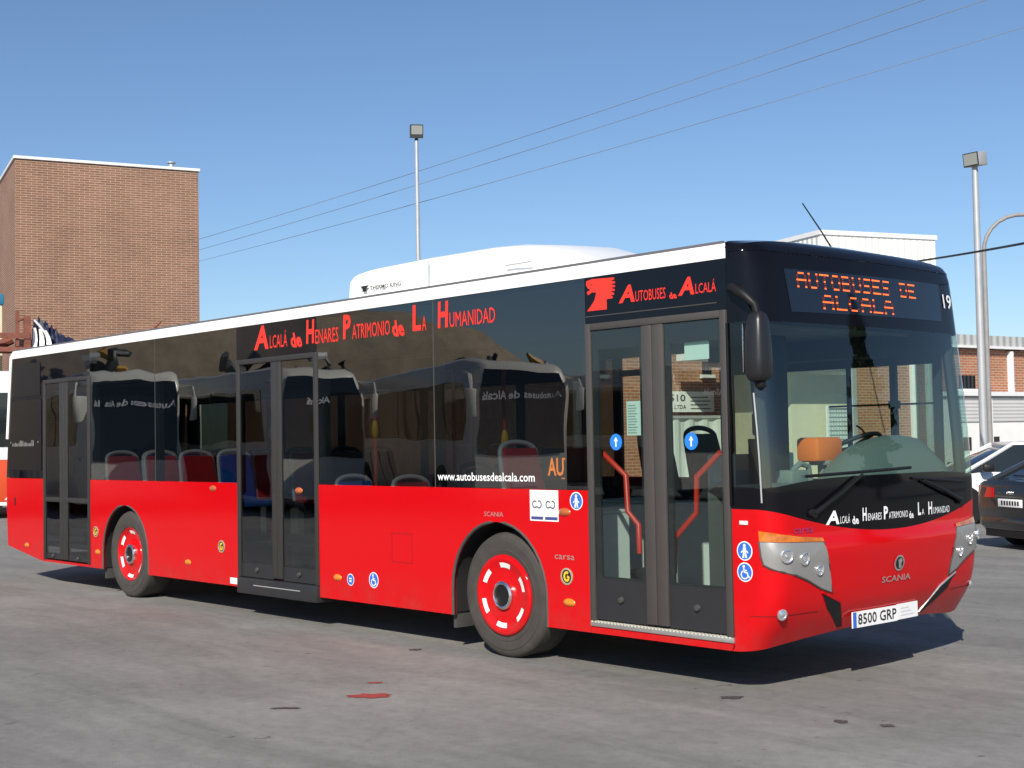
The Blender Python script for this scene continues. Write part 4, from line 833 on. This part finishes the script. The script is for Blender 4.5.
# cream hut with overhang, post, mesh gate (through the windscreen)
B = empty('cream_hut'); tag(B, 'cream rendered hut with overhanging flat roof, seen through the windscreen', 'hut')
mb = MB(); mb.box(0, 1.85, 0, 2.2, 0, 3.40); obj('wall', mb, CREAM, B, smooth=0)
mb = MB(); mb.box(-1.3, 2.05, -1.05, 2.3, 3.405, 3.57); obj('roof', mb, COPING, B, smooth=0)
mb = MB(); mb.box(.92, 1.04, -.98, -.86, 0, 3.40); obj('post', mb, GALV, B, smooth=0)
hx, hy = onw(7.0, 2.9); place(B, hx, hy, 0, ARW)
B = empty('mesh_gate'); tag(B, 'pale steel mesh gate beside the cream hut, seen through the windscreen', 'gate')
mb = MB()
for a, b_, c, d in ((0, .05, 0, 2.3), (.85, .90, 0, 2.3), (.05, .85, 2.25, 2.3), (.05, .85, .1, .15)): mb.box(a, b_, -.025, .025, c, d)
obj('gate_frame', mb, COPING, B, smooth=0)
mb = MB()
for k in range(8): mb.box(.13 + k * .09, .142 + k * .09, -.006, .006, .15, 2.25)
for k in range(20): mb.box(.05, .85, .007, .017, .24 + k * .1, .252 + k * .1)
obj('mesh', mb, GALV, B, smooth=0)
mb = MB(); mb.box(.06, .84, .03, .04, .16, 2.24); obj('backing_sheet', mb, mat('gate_sheet', (.60, .66, .62), .6), B, smooth=0)
hx, hy = onw(7.8, 3.2); place(B, hx, hy, 0, ARW)
# white shed beyond
B = empty('white_shed'); tag(B, 'tall white corrugated shed rising behind the front of the bus', 'building')
ax, ay, rx, ry, lx_, ly_ = -21.29, 35.06, -19.49, 40.03, -25.12, 36.8
mb = MB(); a1 = ang(rx - ax, ry - ay); LR = math.hypot(rx - ax, ry - ay); LL = 4.2
mb.box(0, LR, 0, LL * 3, 0, 9.05); obj('wall', mb, WSHED, B, smooth=0)
mb = MB(); mb.box(-.06, LR + .06, -.06, LL * 3 + .06, 9.052, 9.22); obj('coping', mb, COPING, B, smooth=0)
place(B, ax, ay, 0, a1)
# --- floodlights
def flood(name, label, x, y, H, r, head_yaw, two=False, w_=.42, h_=.36, dp=.12):
    P_ = empty(name); tag(P_, label, 'floodlight', 'tall floodlight masts round the yard')
    mb = MB(); mb.tube([(0, 0, 0), (0, 0, H * .5), (0, 0, H)], [r, r * .9, r * .72], 14); mb.box(-r * 1.8, r * 1.8, -r * 1.8, r * 1.8, 0, .03); obj('mast', mb, GALV, P_, smooth=60)
    Rm = Matrix.Rotation(head_yaw, 4, 'Z') @ Matrix.Rotation(math.radians(7 if not two else 12), 4, 'X')
    T = Matrix.Translation((0, 0, H + .02)) @ Rm
    def tr(mb):
        for v in mb.bm.verts: v.co = T @ v.co
        return mb
    mb = MB(); mb.box(-w_ * .5, w_ * .5, -.10, dp, .06, h_ + .06, .02); mb.box(-.05, .05, -.03, .03, -.05, .07); hd = obj('lamp_head', tr(mb), LAMPBOX if two else GALV, P_)
    mb = MB(); mb.box(-w_ * .43, w_ * .43, -.125, -.112, .06 + h_ * (.10 if not two else .28), .06 + h_ * .92); obj('lamp_glass', tr(mb), FLGLASS, hd, smooth=0)
    mb = MB(); mb.box(-w_ * .5, w_ * .5, -.111, -.102, .06, h_ + .06); obj('lamp_bezel', tr(mb), LAMPBOX, hd, smooth=0)
    mb = MB(); mb.box(-w_ * .12, w_ * .12, dp + .005, dp + .10, .1, .06 + h_ * .6, .02); obj('ballast_box', tr(mb), GALV, hd)
    return place(P_, x, y)
cam_dir = math.atan2(-6.9 - 17.78, 7.75 + 23.39)
flood('floodlight_mast', 'slim mast with square floodlight rising beyond the middle of the bus roof', -23.45, 17.8, 10.58, .075, cam_dir + PI / 2 + .1, True, .38, .40)
flood('floodlight_mast', 'thicker mast with tilted floodlight at right, beside the curved street lamp', -6.05, 18.5, 6.98, .085, -.12, False, .36, .28, .20)
P_ = empty('street_lamp'); tag(P_, 'grey street lamp with curved arm reaching out of the frame at right', 'street lamp')
mb = MB(); Ht = 5.62; pts = [(0, 0, 0), (0, 0, 3.0), (0, 0, Ht)] + [(.80 * (1 - math.cos(a)), 0, Ht + .80 * math.sin(a)) for a in [math.radians(q) for q in (12, 25, 40, 55, 70, 84)]] + [(2.2, 0, Ht + .86)]
mb.tube(pts, [.064, .056, .048] + [.042] * 6 + [.036], 12); obj('pole', mb, mat('weathered_pole', (.24, .23, .22), .6, var=.2, vscale=3), P_, smooth=60)
mb = MB(); mb.box(2.15, 2.75, -.13, .13, Ht + .80, Ht + .94, .05); obj('lamp_head', mb, GALV, P_)
place(P_, -7.13, 20.76, 0, math.atan2(.74, .67))
# --- overhead wires
def wire(label, a, b_, r, sag, m_, name='power_line'):
    a, b_ = Vector(a), Vector(b_); pts = []
    for k in range(33):
        t = k / 32; p = a.lerp(b_, t); p.z -= sag * 4 * t * (1 - t); pts.append(p)
    mb = MB(); mb.tube(pts, r, 6); tag(obj(name, mb, m_, smooth=60), label, 'wire', 'wires crossing the sky')
def ext(a, b_, s0, s1): a, b_ = Vector(a), Vector(b_); return a + (b_ - a) * s0, a + (b_ - a) * s1
for lb, a, b_ in (('uppermost of the three thin grey wires crossing the sky', (-45.72, 22.99, 11.1), (-11.28, 23.54, 12.89)), ('middle one of the three thin grey wires crossing the sky', (-45.74, 22.99, 10.62), (-10.23, 24.69, 12.86)), ('lowest of the three thin grey wires crossing the sky', (-45.76, 23.0, 10.12), (-8.78, 26.31, 12.51))):
    p0, p1 = ext(a, b_, -.3, 1.5); wire(lb, p0, p1, .010, .5, WIREG)
p0, p1 = ext((-8.51, 19.6, 5.5), (-2.8, 14.02, 4.83), -.6, 2.2); wire('thick black cable sagging at right past the floodlight mast', p0, p1, .022, .12, WIRE, 'overhead_cable')
# --- rusty rack with scrap behind the rear of the bus
B = empty('steel_rack'); tag(B, 'rusty steel rack standing behind the rear of the bus', 'rack')
RX, RY, RZ = -26.6, 6.3, math.atan2(.96, .27)
mb = MB(); mb.box(-1.3, -1.12, -.09, .09, 0, 5.1); mb.box(.86, 1.02, -.09, .09, 0, 5.08); mb.box(.66, .74, -.06, .06, 4.3, 5.22); obj('post', mb, RUST, B, smooth=0)
mb = MB(); mb.box(-2.0, 1.0, -.12, -.092, 4.50, 4.64); mb.box(-2.0, 5.0, -.1, .1, 4.16, 4.28); obj('beam', mb, RUST, B, smooth=0)
mb = MB(); mb.box(-2.0, 5.0, .12, 1.3, 4.2, 4.29); mb.box(4.8, 4.95, 1.1, 1.25, 0, 4.2); obj('deck', mb, RUST, B, smooth=0)
mb = MB(); mb.tube([(.7, -.05, 4.95), (.94, -.05, 5.05)], .04, 6); obj('brace', mb, RUST, B, smooth=0)
mb = MB(); mb.tube([(.2, .3, 4.3), (.6, .3, 4.5)], .12, 8); obj('brace', mb, RUST, B, smooth=0)
place(B, RX, RY, 0, RZ)
def rk(a, b_, z): return Vector((RX + a * math.cos(RZ) - b_ * math.sin(RZ), RY + a * math.sin(RZ) + b_ * math.cos(RZ), z))
for k, (a, lean, lb) in enumerate(((1.12, .0, 'leftmost of the curved white body panels propped on the rusty rack'), (1.30, .05, 'middle of the curved white body panels propped on the rusty rack'), (1.48, .10, 'rightmost of the curved white body panels propped on the rusty rack'))):
    mb = MB(); rings = []
    for q in range(9):
        t = q / 8; z = 4.29 + .50 * t - .03 * k; rings.append([rk(a + dx * (1 - .5 * t ** 3) - lean * t * t + .03 * math.sin(3 * t), dy + .1 * math.sin(PI * t), z) for dx, dy in ((-.065, 0), (.05, -.04), (.065, .05), (-.05, .06))])
    mb.loft(rings); tag(obj('body_panel', mb, WHITE, smooth=40), lb, 'panel', 'white panels on the rack')
mb = MB(); mb.tube([rk(1.12, .1, 5.0), rk(1.28, .1, 4.83), rk(1.42, .1, 4.62), rk(1.5, .1, 4.3)], .03, 6); tag(obj('bent_pipe', mb, COPING), 'pale bent pipe leaning over the white panels on the rack', 'pipe')
TARP = mat('dark_blue_tarp', (.012, .016, .045), .55, var=.6, vscale=9, bump=.6, bscale=9)
mb = MB(); r4 = random.Random(5); rings = []
for q in range(23):
    t = q / 22; h = float(np.interp(t, [0, .15, .4, .6, .75, 1], [.70, .62, .50, .34, .30, .05])) * (.85 + .3 * r4.random()); rings.append([rk(1.15 + 1.25 * t + .03 * r4.random(), .20 + .75 * u, 4.29 + h * math.sin(PI * min(1, .08 + .92 * u)) * (.8 + .4 * r4.random())) for u in [k / 13 for k in range(14)]])
mb.loft(rings, False, False); tag(obj('scrap_heap', mb, TARP, smooth=25), 'heap of dark blue scrap and tarpaulin on the rusty rack', 'scrap')
mb = MB(); mb.tube([rk(3.72, .4, 4.28), rk(3.95, .4, 4.72), rk(4.2, .4, 4.82), rk(4.45, .4, 5.06)], [.05, .05, .05, .02], 6); mb.tube([rk(4.0, .4, 4.3), rk(4.3, .4, 4.65), rk(4.25, .4, 4.85)], .04, 6); mb.tube([rk(3.5, .5, 4.3), rk(3.9, .5, 4.6), rk(4.25, .5, 4.55)], .035, 6)
tag(obj('rusty_boom', mb, RUST), 'bent rusty steel bars poking up above the bus roof by the brick block', 'steel bars')
B = empty('rendered_pillar'); tag(B, 'cream pillar with a blue cap at the left edge of the photo', 'pillar')
mb = MB(); mb.box(-1.2, .48, -.3, .3, 0, 5.50); obj('shaft', mb, CREAM, B, smooth=0)
mb = MB(); mb.box(-1.25, .53, -.34, .34, 5.502, 5.80, .03); obj('cap', mb, mat('blue_cap', (.03, .17, .30), .5), B)
o_ = rk(0, 1.75, 0); place(B, o_.x, o_.y, 0, RZ)

# --- cars: a lofted hatchback, nose towards +x, origin under the middle
CGL = mat('car_glass', (.015, .02, .022), .04, spec=.7)
TAIL = mat('tail_lamp_red', (.55, .008, .012), .12, coat=.8)
def car(name, label, paint, L=4.2, Wd=1.76, H=1.42):
    R_ = empty(name); tag(R_, label, 'car')
    h = Wd / 2
    st = [(-L / 2, .30, .62, .84, .84), (-L / 2 + .05, .24, .60, .93, .93), (-L / 2 + .25, .20, .60, .96, .98), (-L / 2 + .8, .18, .60, .95, 1.0), (-.3, .17, .60, .93, 1.0), (.75, .17, .60, .92, 1.0), (1.35, .18, .58, .84, .98), (L / 2 - .25, .22, .52, .74, .90), (L / 2 - .04, .28, .48, .64, .74), (L / 2, .34, .46, .58, .66)]
    rings = []
    for x, zb, zm, zt, wf in st:
        w_ = h * wf; half = [(0, zb), (w_ * .80, zb), (w_ * .97, zb + .10), (w_, zm), (w_ * .985, zm + (zt - zm) * .5), (w_ * .93, zt - .02), (w_ * .82, zt + .02), (0, zt + .035)]
        rings.append([(x, y, z) for y, z in half] + [(x, -y, z) for y, z in half[-2:0:-1]])
    mb = MB(); mb.loft(rings); bd = obj('body', mb, paint, R_, smooth=50)
    zb = .93
    base = [(-L / 2 + .12, h * .74), (-L / 2 + .5, h * .88), (.4, h * .90), (1.15, h * .80), (1.28, h * .5)]
    top = [(-L / 2 + 1.10, h * .56), (-L / 2 + 1.25, h * .66), (-.1, h * .67), (.22, h * .62), (.27, h * .4)]
    full = lambda P, z, dz=0: [(x, y, z + dz * k) for k, (x, y) in enumerate(P)] + [(x, -y, z + dz * k) for k, (x, y) in reversed(list(enumerate(P)))]
    mb = MB(); mb.loft([full(base, zb), full([(a * .5 + c * .5, b_ * .52 + d * .5) for (a, b_), (c, d) in zip(base, top)], (zb + H - .05) / 2), full(top, H - .05)]); obj('windows', mb, CGL, R_, smooth=30)
    mb = MB(); mb.loft([full([(x * 1.0, y * 1.02) for x, y in top], H - .055), full([(x * .98, y) for x, y in top], H - .015), full([(x * .8 - .1, y * .7) for x, y in top], H)]); obj('roof', mb, paint, R_, smooth=60)
    for s_ in (1, -1):
        mb = MB()
        for (a, b_) in ((0, 0), (1, 1), (3, 3)): mb.tube([(base[a][0], s_ * base[a][1] * 1.005, zb), ((base[a][0] + top[b_][0]) / 2, s_ * (base[a][1] * .52 + top[b_][1] * .5) * 1.01, (zb + H - .05) / 2), (top[b_][0], s_ * top[b_][1] * 1.02, H - .04)], .035 if a else .05, 6)
        mb.loft([[(base[1][0], s_ * h * .893, zb), (base[1][0] + .22, s_ * h * .893, zb), (top[1][0] + .12, s_ * h * .68, H - .05), (top[1][0] - .1, s_ * h * .68, H - .05)], [(base[1][0], s_ * h * .90, zb), (base[1][0] + .22, s_ * h * .90, zb), (top[1][0] + .12, s_ * h * .69, H - .05), (top[1][0] - .1, s_ * h * .69, H - .05)]])
        obj('window_pillars', mb, paint, R_, smooth=40)
        mb = MB(); mb.tube([(-.42, s_ * h * .905, zb), (-.46, s_ * h * .80, (zb + H) / 2), (-.5, s_ * h * .69, H - .05)], .03, 6); obj('door_pillar', mb, DARK, R_)
        mb = MB(); mb.box(.72, .92, s_ * (h + .02), s_ * (h + .20), .93, 1.08, .04); obj('door_mirror', mb, DARK, R_)
        mb = MB(); mb.box(-.35, -.17, s_ * h * .985, s_ * (h + .015), .76, .79, .006); obj('door_handle', mb, paint, R_)
        mb = MB(); x0 = -L / 2
        mb.loft([[(x0 - .012, s_ * h * .43, .72), (x0 - .012, s_ * h * .40, .85), (x0 - .012 + .0, s_ * h * .43, .86)] if False else [(x0 + .03, s_ * h * .43, .73), (x0 + .03, s_ * h * .42, .85)], [(x0 - .012, s_ * h * .43, .725), (x0 - .012, s_ * h * .42, .86)], [(x0 + .0, s_ * h * .70, .72), (x0 + .005, s_ * h * .70, .875)], [(x0 + .05, s_ * h * .93, .72), (x0 + .055, s_ * h * .92, .885)], [(x0 + .30, s_ * h * 1.005, .76), (x0 + .30, s_ * h * .995, .885)], [(x0 + .31, s_ * h * .95, .76), (x0 + .31, s_ * h * .94, .885)]], False, False); obj('tail_lamp', mb, TAIL, R_, smooth=30)
        mb = MB(); mb.loft([[(L / 2 - .32, s_ * h * .86, .56), (L / 2 - .06, s_ * h * .52, .50), (L / 2 - .06, s_ * h * .52, .60), (L / 2 - .32, s_ * h * .86, .70)], [(L / 2 - .28, s_ * h * .90, .56), (L / 2 - .01, s_ * h * .55, .50), (L / 2 - .03, s_ * h * .55, .60), (L / 2 - .28, s_ * h * .89, .70)]]); obj('headlight', mb, LAMPG, R_, smooth=0)
        for x in (-L / 2 + .78, L / 2 - .82):
            y = s_ * (h - .19); mb = MB(); mb.lathe([(.20, -.10), (.29, -.10), (.315, -.06), (.315, .06), (.29, .10), (.20, .10)], (x, y, .315), 'y', 28); wh = obj('wheel', mb, TYRE, R_)
            mb = MB(); mb.lathe([(.215, s_ * .09), (.19, s_ * .075), (.06, s_ * .09), (0, s_ * .09)], (x, y, .315), 'y', 20); obj('rim', mb, SILVER, wh, smooth=0)
            mb = MB(); mb.lathe([(.36, s_ * -.16), (.36, s_ * .192), (.0, s_ * .192)], (x, y, .335), 'y', 28); obj('wheel_arch', mb, DARK, R_)
    x0 = -L / 2
    mb = MB(); mb.box(x0 - .02, x0 + .03, -.26, .26, .60, .71, .003); obj('licence_plate', mb, STW, R_)
    mb = MB()
    for k in range(7): mb.box(x0 - .023, x0 - .020, -.21 + k * .06, -.175 + k * .06, .625, .685)
    obj('plate_print', mb, TXTK, R_, smooth=0)
    mb = MB()
    for k in range(4): mb.lathe([(.020, -.006), (.024, 0), (.020, .006), (.016, 0)], (x0 - .005, -.055 + k * .036, .80), 'x', 14)
    obj('rear_badge', mb, CHROME, R_)
    mb = MB(); mb.box(x0 - .03, x0 + .2, -h * .78, h * .78, .30, .46, .05); obj('rear_bumper', mb, paint, R_)
    mb = MB(); mb.box(x0 + .02, x0 + .5, -h * .7, h * .7, .17, .28); obj('rear_valance', mb, DARK, R_)
    mb = MB(); mb.tube([(x0 + .20, -.25, 1.02), (x0 + .28, .30, 1.03)], .012, 5); obj('rear_wiper', mb, DARK, R_)
    return R_
KP = mat('black_car_paint', (.010, .011, .013), .25, coat=.8)
WP = mat('white_car_paint', (.72, .73, .74), .3, coat=.5)
place(car('parked_car', 'black hatchback seen from behind, parked right of the bus front', KP), -.60, 12.76, 0, math.atan2(.89, .45))
place(car('parked_car', 'white hatchback parked side on behind the black hatchback', WP, 4.1, 1.7, 1.46), -4.55, 16.8, 0, math.atan2(-.74, -.67))

# --- coaches (one stands at the left edge; the others stand behind the photographer and show in the bus windows)
def coach(label, low, up, stripe, text, group):
    R_ = empty('coach'); tag(R_, label, 'coach', group)
    Lc, Wc, Hc = 12.0, 2.5, 3.55; h = Wc / 2
    def ring(x, z0, z1, w_, r=.16): return [(x, y, z) for y, z in [(-w_, z0), (w_, z0), (w_, z1 - r), (w_ - r * .3, z1 - r * .3), (w_ - r, z1), (-w_ + r, z1), (-w_ + r * .3, z1 - r * .3), (-w_, z1 - r)]]
    mb = MB(); mb.loft([ring(-6, .35, Hc - .1, h * .96), ring(-5.9, .32, Hc, h), ring(5.5, .32, Hc, h, .22), ring(5.76, .32, Hc - .05, h * .97, .30), ring(5.90, .32, 3.38, h * .94, .34), ring(5.99, .33, 2.9, h * .92, .2), ring(6.08, .34, 1.3, h * .9)]); obj('body', mb, up, R_, smooth=35)
    mb = MB(); mb.box(-5.98, 5.6, -h - .012, h + .012, .40, 1.42, .02); obj('lower_panel', mb, low, R_)
    for s_ in (1, -1):
        mb = MB(); mb.box(-5.7, 5.45, s_ * (h + .004), s_ * (h + .016), 1.72, 3.02); wb = obj('side_windows', mb, CGL, R_, smooth=0)
        for k in range(5): mb = MB(); P2 = [(-5.2 + k * 1.1 + a, b_) for a, b_ in ((0, 1.40), (.12, 1.40), (.75, .45), (.63, .45))]; mb.prism(P2, lambda a, b_, t: (a, t, b_), s_ * (h + .013), s_ * (h + .017)); obj('stripe', mb, stripe, R_, smooth=0)
        mb = MB()
        for k in range(5): mb.box(-3.6 + k * 1.9, -3.52 + k * 1.9, s_ * (h + .017), s_ * (h + .022), 1.72, 3.02)
        obj('window_divider', mb, DARK, wb, smooth=0)
        for x in (-3.4, 3.4):
            mb = MB(); mb.lathe([(.28, -.13), (.46, -.13), (.49, -.08), (.49, .1), (.46, .14), (.28, .14)], (x, s_ * (h - .10), .49), 'y', 32); wh = obj('wheel', mb, TYRE, R_)
            mb = MB(); mb.lathe([(.29, s_ * .12), (.2, s_ * .07), (.1, s_ * .13), (0, s_ * .13)], (x, s_ * (h - .10), .49), 'y', 24); obj('rim', mb, SILVER, wh, smooth=40)
            mb = MB(); mb.lathe([(.58, 0), (.0, 0)], (x, s_ * (h + .014), .52), 'y', 28); obj('wheel_arch', mb, DARK, R_, smooth=0)
        mb = MB(); mb.tube([(5.7, s_ * h, 3.2), (6.15, s_ * (h + .12), 3.15), (6.25, s_ * (h + .16), 2.9)], .05, 8); mb.box(6.17, 6.33, s_ * (h + .02), s_ * (h + .26), 2.25, 2.92, .06); obj('door_mirror', mb, up, R_)
        mb = MB(); mb.box(6.0, 6.07, s_ * h * .45, s_ * h * .84, .78, 1.0, .02); obj('headlight', mb, LAMPG, R_)
        mb = MB(); mb.loft([[(6.052, s_ * .1, .72), (6.052, s_ * .22, .62), (6.03, s_ * h * .86, 1.02), (6.03, s_ * h * .86, 1.25)], [(6.06, s_ * .1, .72), (6.06, s_ * .22, .62), (6.04, s_ * h * .86, 1.02), (6.04, s_ * h * .86, 1.25)]]); obj('front_stripe', mb, stripe if text else low, R_, smooth=0)
    mb = MB(); mb.loft([[(6.10, y, 1.30), (6.055, y, 2.1), (6.005, y, 2.92), (5.94, y * .93, 3.30)] for y in (-h * .86, -h * .4, 0, h * .4, h * .86)], False, False); ws_ = obj('windscreen', mb, CGL, R_, smooth=0)
    if text:
        mb = MB(); fit_text(mb, text, -h * min(.8, .05 * len(text)), h * min(.8, .05 * len(text)), 2.66, 2.82, lambda a, b_: (6.045, a, b_), .02); obj('front_lettering', mb, TXTW, ws_, smooth=0)
    mb = MB(); mb.box(6.05, 6.09, -.26, .26, .5, .61); obj('licence_plate', mb, STW, R_)
    return R_
CRM = mat('coach_cream', (.78, .75, .64), .35, coat=.4, var=.06, vscale=1.5); ORR = mat('coach_orange', (.62, .075, .02), .35, coat=.3); MAR = mat('coach_maroon', (.22, .01, .015), .35, coat=.3)
place(coach('orange and white coach with white diagonal stripes at the left edge', ORR, WHITE, WHITE, '', 'coaches parked in the yard'), -26.2, 4.0, 0, math.atan2(-.96, -.27))
c1 = coach('cream and maroon coach standing behind the camera, reflected in the rear windows', CRM, CRM, MAR, 'Autobuses de Alcalá', 'coaches parked in the yard')
c2 = coach('cream coach with maroon lower sides behind the camera, reflected in the middle door', MAR, CRM, WHITE, 'Alcalá', 'coaches parked in the yard')
for i, (x, y, q, src, lb) in enumerate(((-23.2, -8.6, .24, c1, 'all cream coach with maroon stripes behind the camera, reflected in the rear windows'), (-20.0, -11.9, .12, c2, 'cream coach with maroon lower sides behind the camera, reflected in the middle door'), (-15.6, -14.6, .36, c1, 'all cream coach with maroon stripes behind the camera, reflected above the web address'), (-13.9, -19.6, .20, c2, 'cream coach with maroon lower sides behind the camera, reflected beside the front door'))):
    o = src if i < 2 else copy_tree(src); fd = Vector((math.cos(q), math.sin(q), 0))
    o.location = (x - fd.x * 6, y - fd.y * 6, 0); o.rotation_euler = (0, 0, q); o['label'] = lb
# racks of scrap behind those coaches: they show above the coach roofs in the glass
r6 = random.Random(21)
YARD = [mat('scrap_black', (.012, .012, .014), .5), mat('scrap_white', (.55, .55, .53), .5), mat('scrap_yellow', (.50, .26, .02), .5), mat('scrap_grey', (.10, .10, .10), .6)]
for k, (x, y, n_, lb) in enumerate(((-36.0, -13.5, 9, 'scrap heaped on a rack behind the coaches, reflected above the rear windows'), (-33.5, -20.0, 8, 'scrap heaped on a rack behind the coaches, reflected beside the middle door'), (-30.5, -27.5, 9, 'scrap heaped on a rack behind the coaches, reflected below the red slogan'))):
    T = empty('scrap_rack'); tag(T, lb, 'rack', 'scrap racks behind the coaches')
    mb = MB(); mb.box(-.7, .7, -2.6, 2.6, 3.75, 3.9)
    obj('deck', mb, RUST, T, smooth=0)
    for a in (-2.5, 2.5): mb = MB(); mb.box(-.1, .1, a - .08, a + .08, 0, 3.75); obj('post', mb, RUST, T, smooth=0)
    for q in range(n_):
        mb = MB(); c_ = Vector((r6.uniform(-.5, .5), -2.4 + 4.8 * (q + r6.random() * .6) / n_, 3.95)); pts = [c_]
        for w_ in range(5): c_ = c_ + Vector((r6.uniform(-.2, .2), r6.uniform(-.45, .55), r6.uniform(-.12, .42))); pts.append(c_)
        mb.tube(pts, [r6.uniform(.05, .24) for _ in pts], 7); obj('scrap_piece', mb, YARD[q % 4 if q % 3 else 0], T, smooth=50)
    place(T, x, y, 0, .2)
# earth bank behind those coaches
BANKM = mat('dry_earth', (.33, .26, .18), .95, var=.3, vscale=1.2, bump=.5, bscale=5)
mb = MB(); a = Vector((-47, 4, 0)); b_ = Vector((-38, -56, 0)); dr = (b_ - a).normalized(); out = Vector((-dr.y, dr.x, 0));  out = -out if out.dot(Vector((1, 1, 0))) < 0 else out
rb = random.Random(8); nU = 46; hh = [float(np.interp(k, [0, 26, 29, 33, 46], [7.8, 7.6, 7.0, 4.4, 3.4])) + .25 * math.sin(k * .5) + .25 * rb.random() for k in range(nU)]
mb.loft([[a.lerp(b_, k / (nU - 1)) + out * (o_ + .3 * rb.random()) + Vector((0, 0, hh[k] * zf)) for k in range(nU)] for o_, zf in ((2.6, -.02), (2.0, .35), (1.2, .72), (.2, .95), (-1.5, 1.0), (-8, .98))], False, False)
tag(obj('earth_bank', mb, BANKM, smooth=50), kind='structure')
# conifer that the windscreen mirrors
LEAF = mat('conifer_needles', (.022, .045, .022), .8, var=.5, vscale=2); BARK = mat('bark', (.08, .055, .04), .9, var=.3)
T = empty('pine_tree'); tag(T, 'dark pointed conifer standing out of frame, mirrored in the windscreen', 'tree')
mb = MB(); mb.tube([(0, 0, 0), (.05, 0, 4), (0, 0, 8.9)], [.22, .15, .03], 8); obj('trunk', mb, BARK, T)
mb = MB(); rt = random.Random(3)
for k in range(5200):
    z = 1.2 + 8.1 * rt.random() ** 1.1; R2 = max(.10, min(2.3, (9.35 - z) * .62) * (.75 + .35 * math.sin(z * 4))); a_ = rt.random() * 2 * PI; r_ = R2 * math.sqrt(rt.random()); c_ = Vector((r_ * math.cos(a_), r_ * math.sin(a_), z - .25 * r_))
    d1 = Vector((rt.uniform(-1, 1), rt.uniform(-1, 1), rt.uniform(-.5, .5))).normalized() * rt.uniform(.15, .34); d2 = Vector((rt.uniform(-1, 1), rt.uniform(-1, 1), rt.uniform(-1, 1))).normalized() * .12
    mb.face([c_ - d1, c_ + d2, c_ + d1, c_ - d2])
obj('crown', mb, LEAF, T, smooth=0); place(T, 19.0, 24.5)
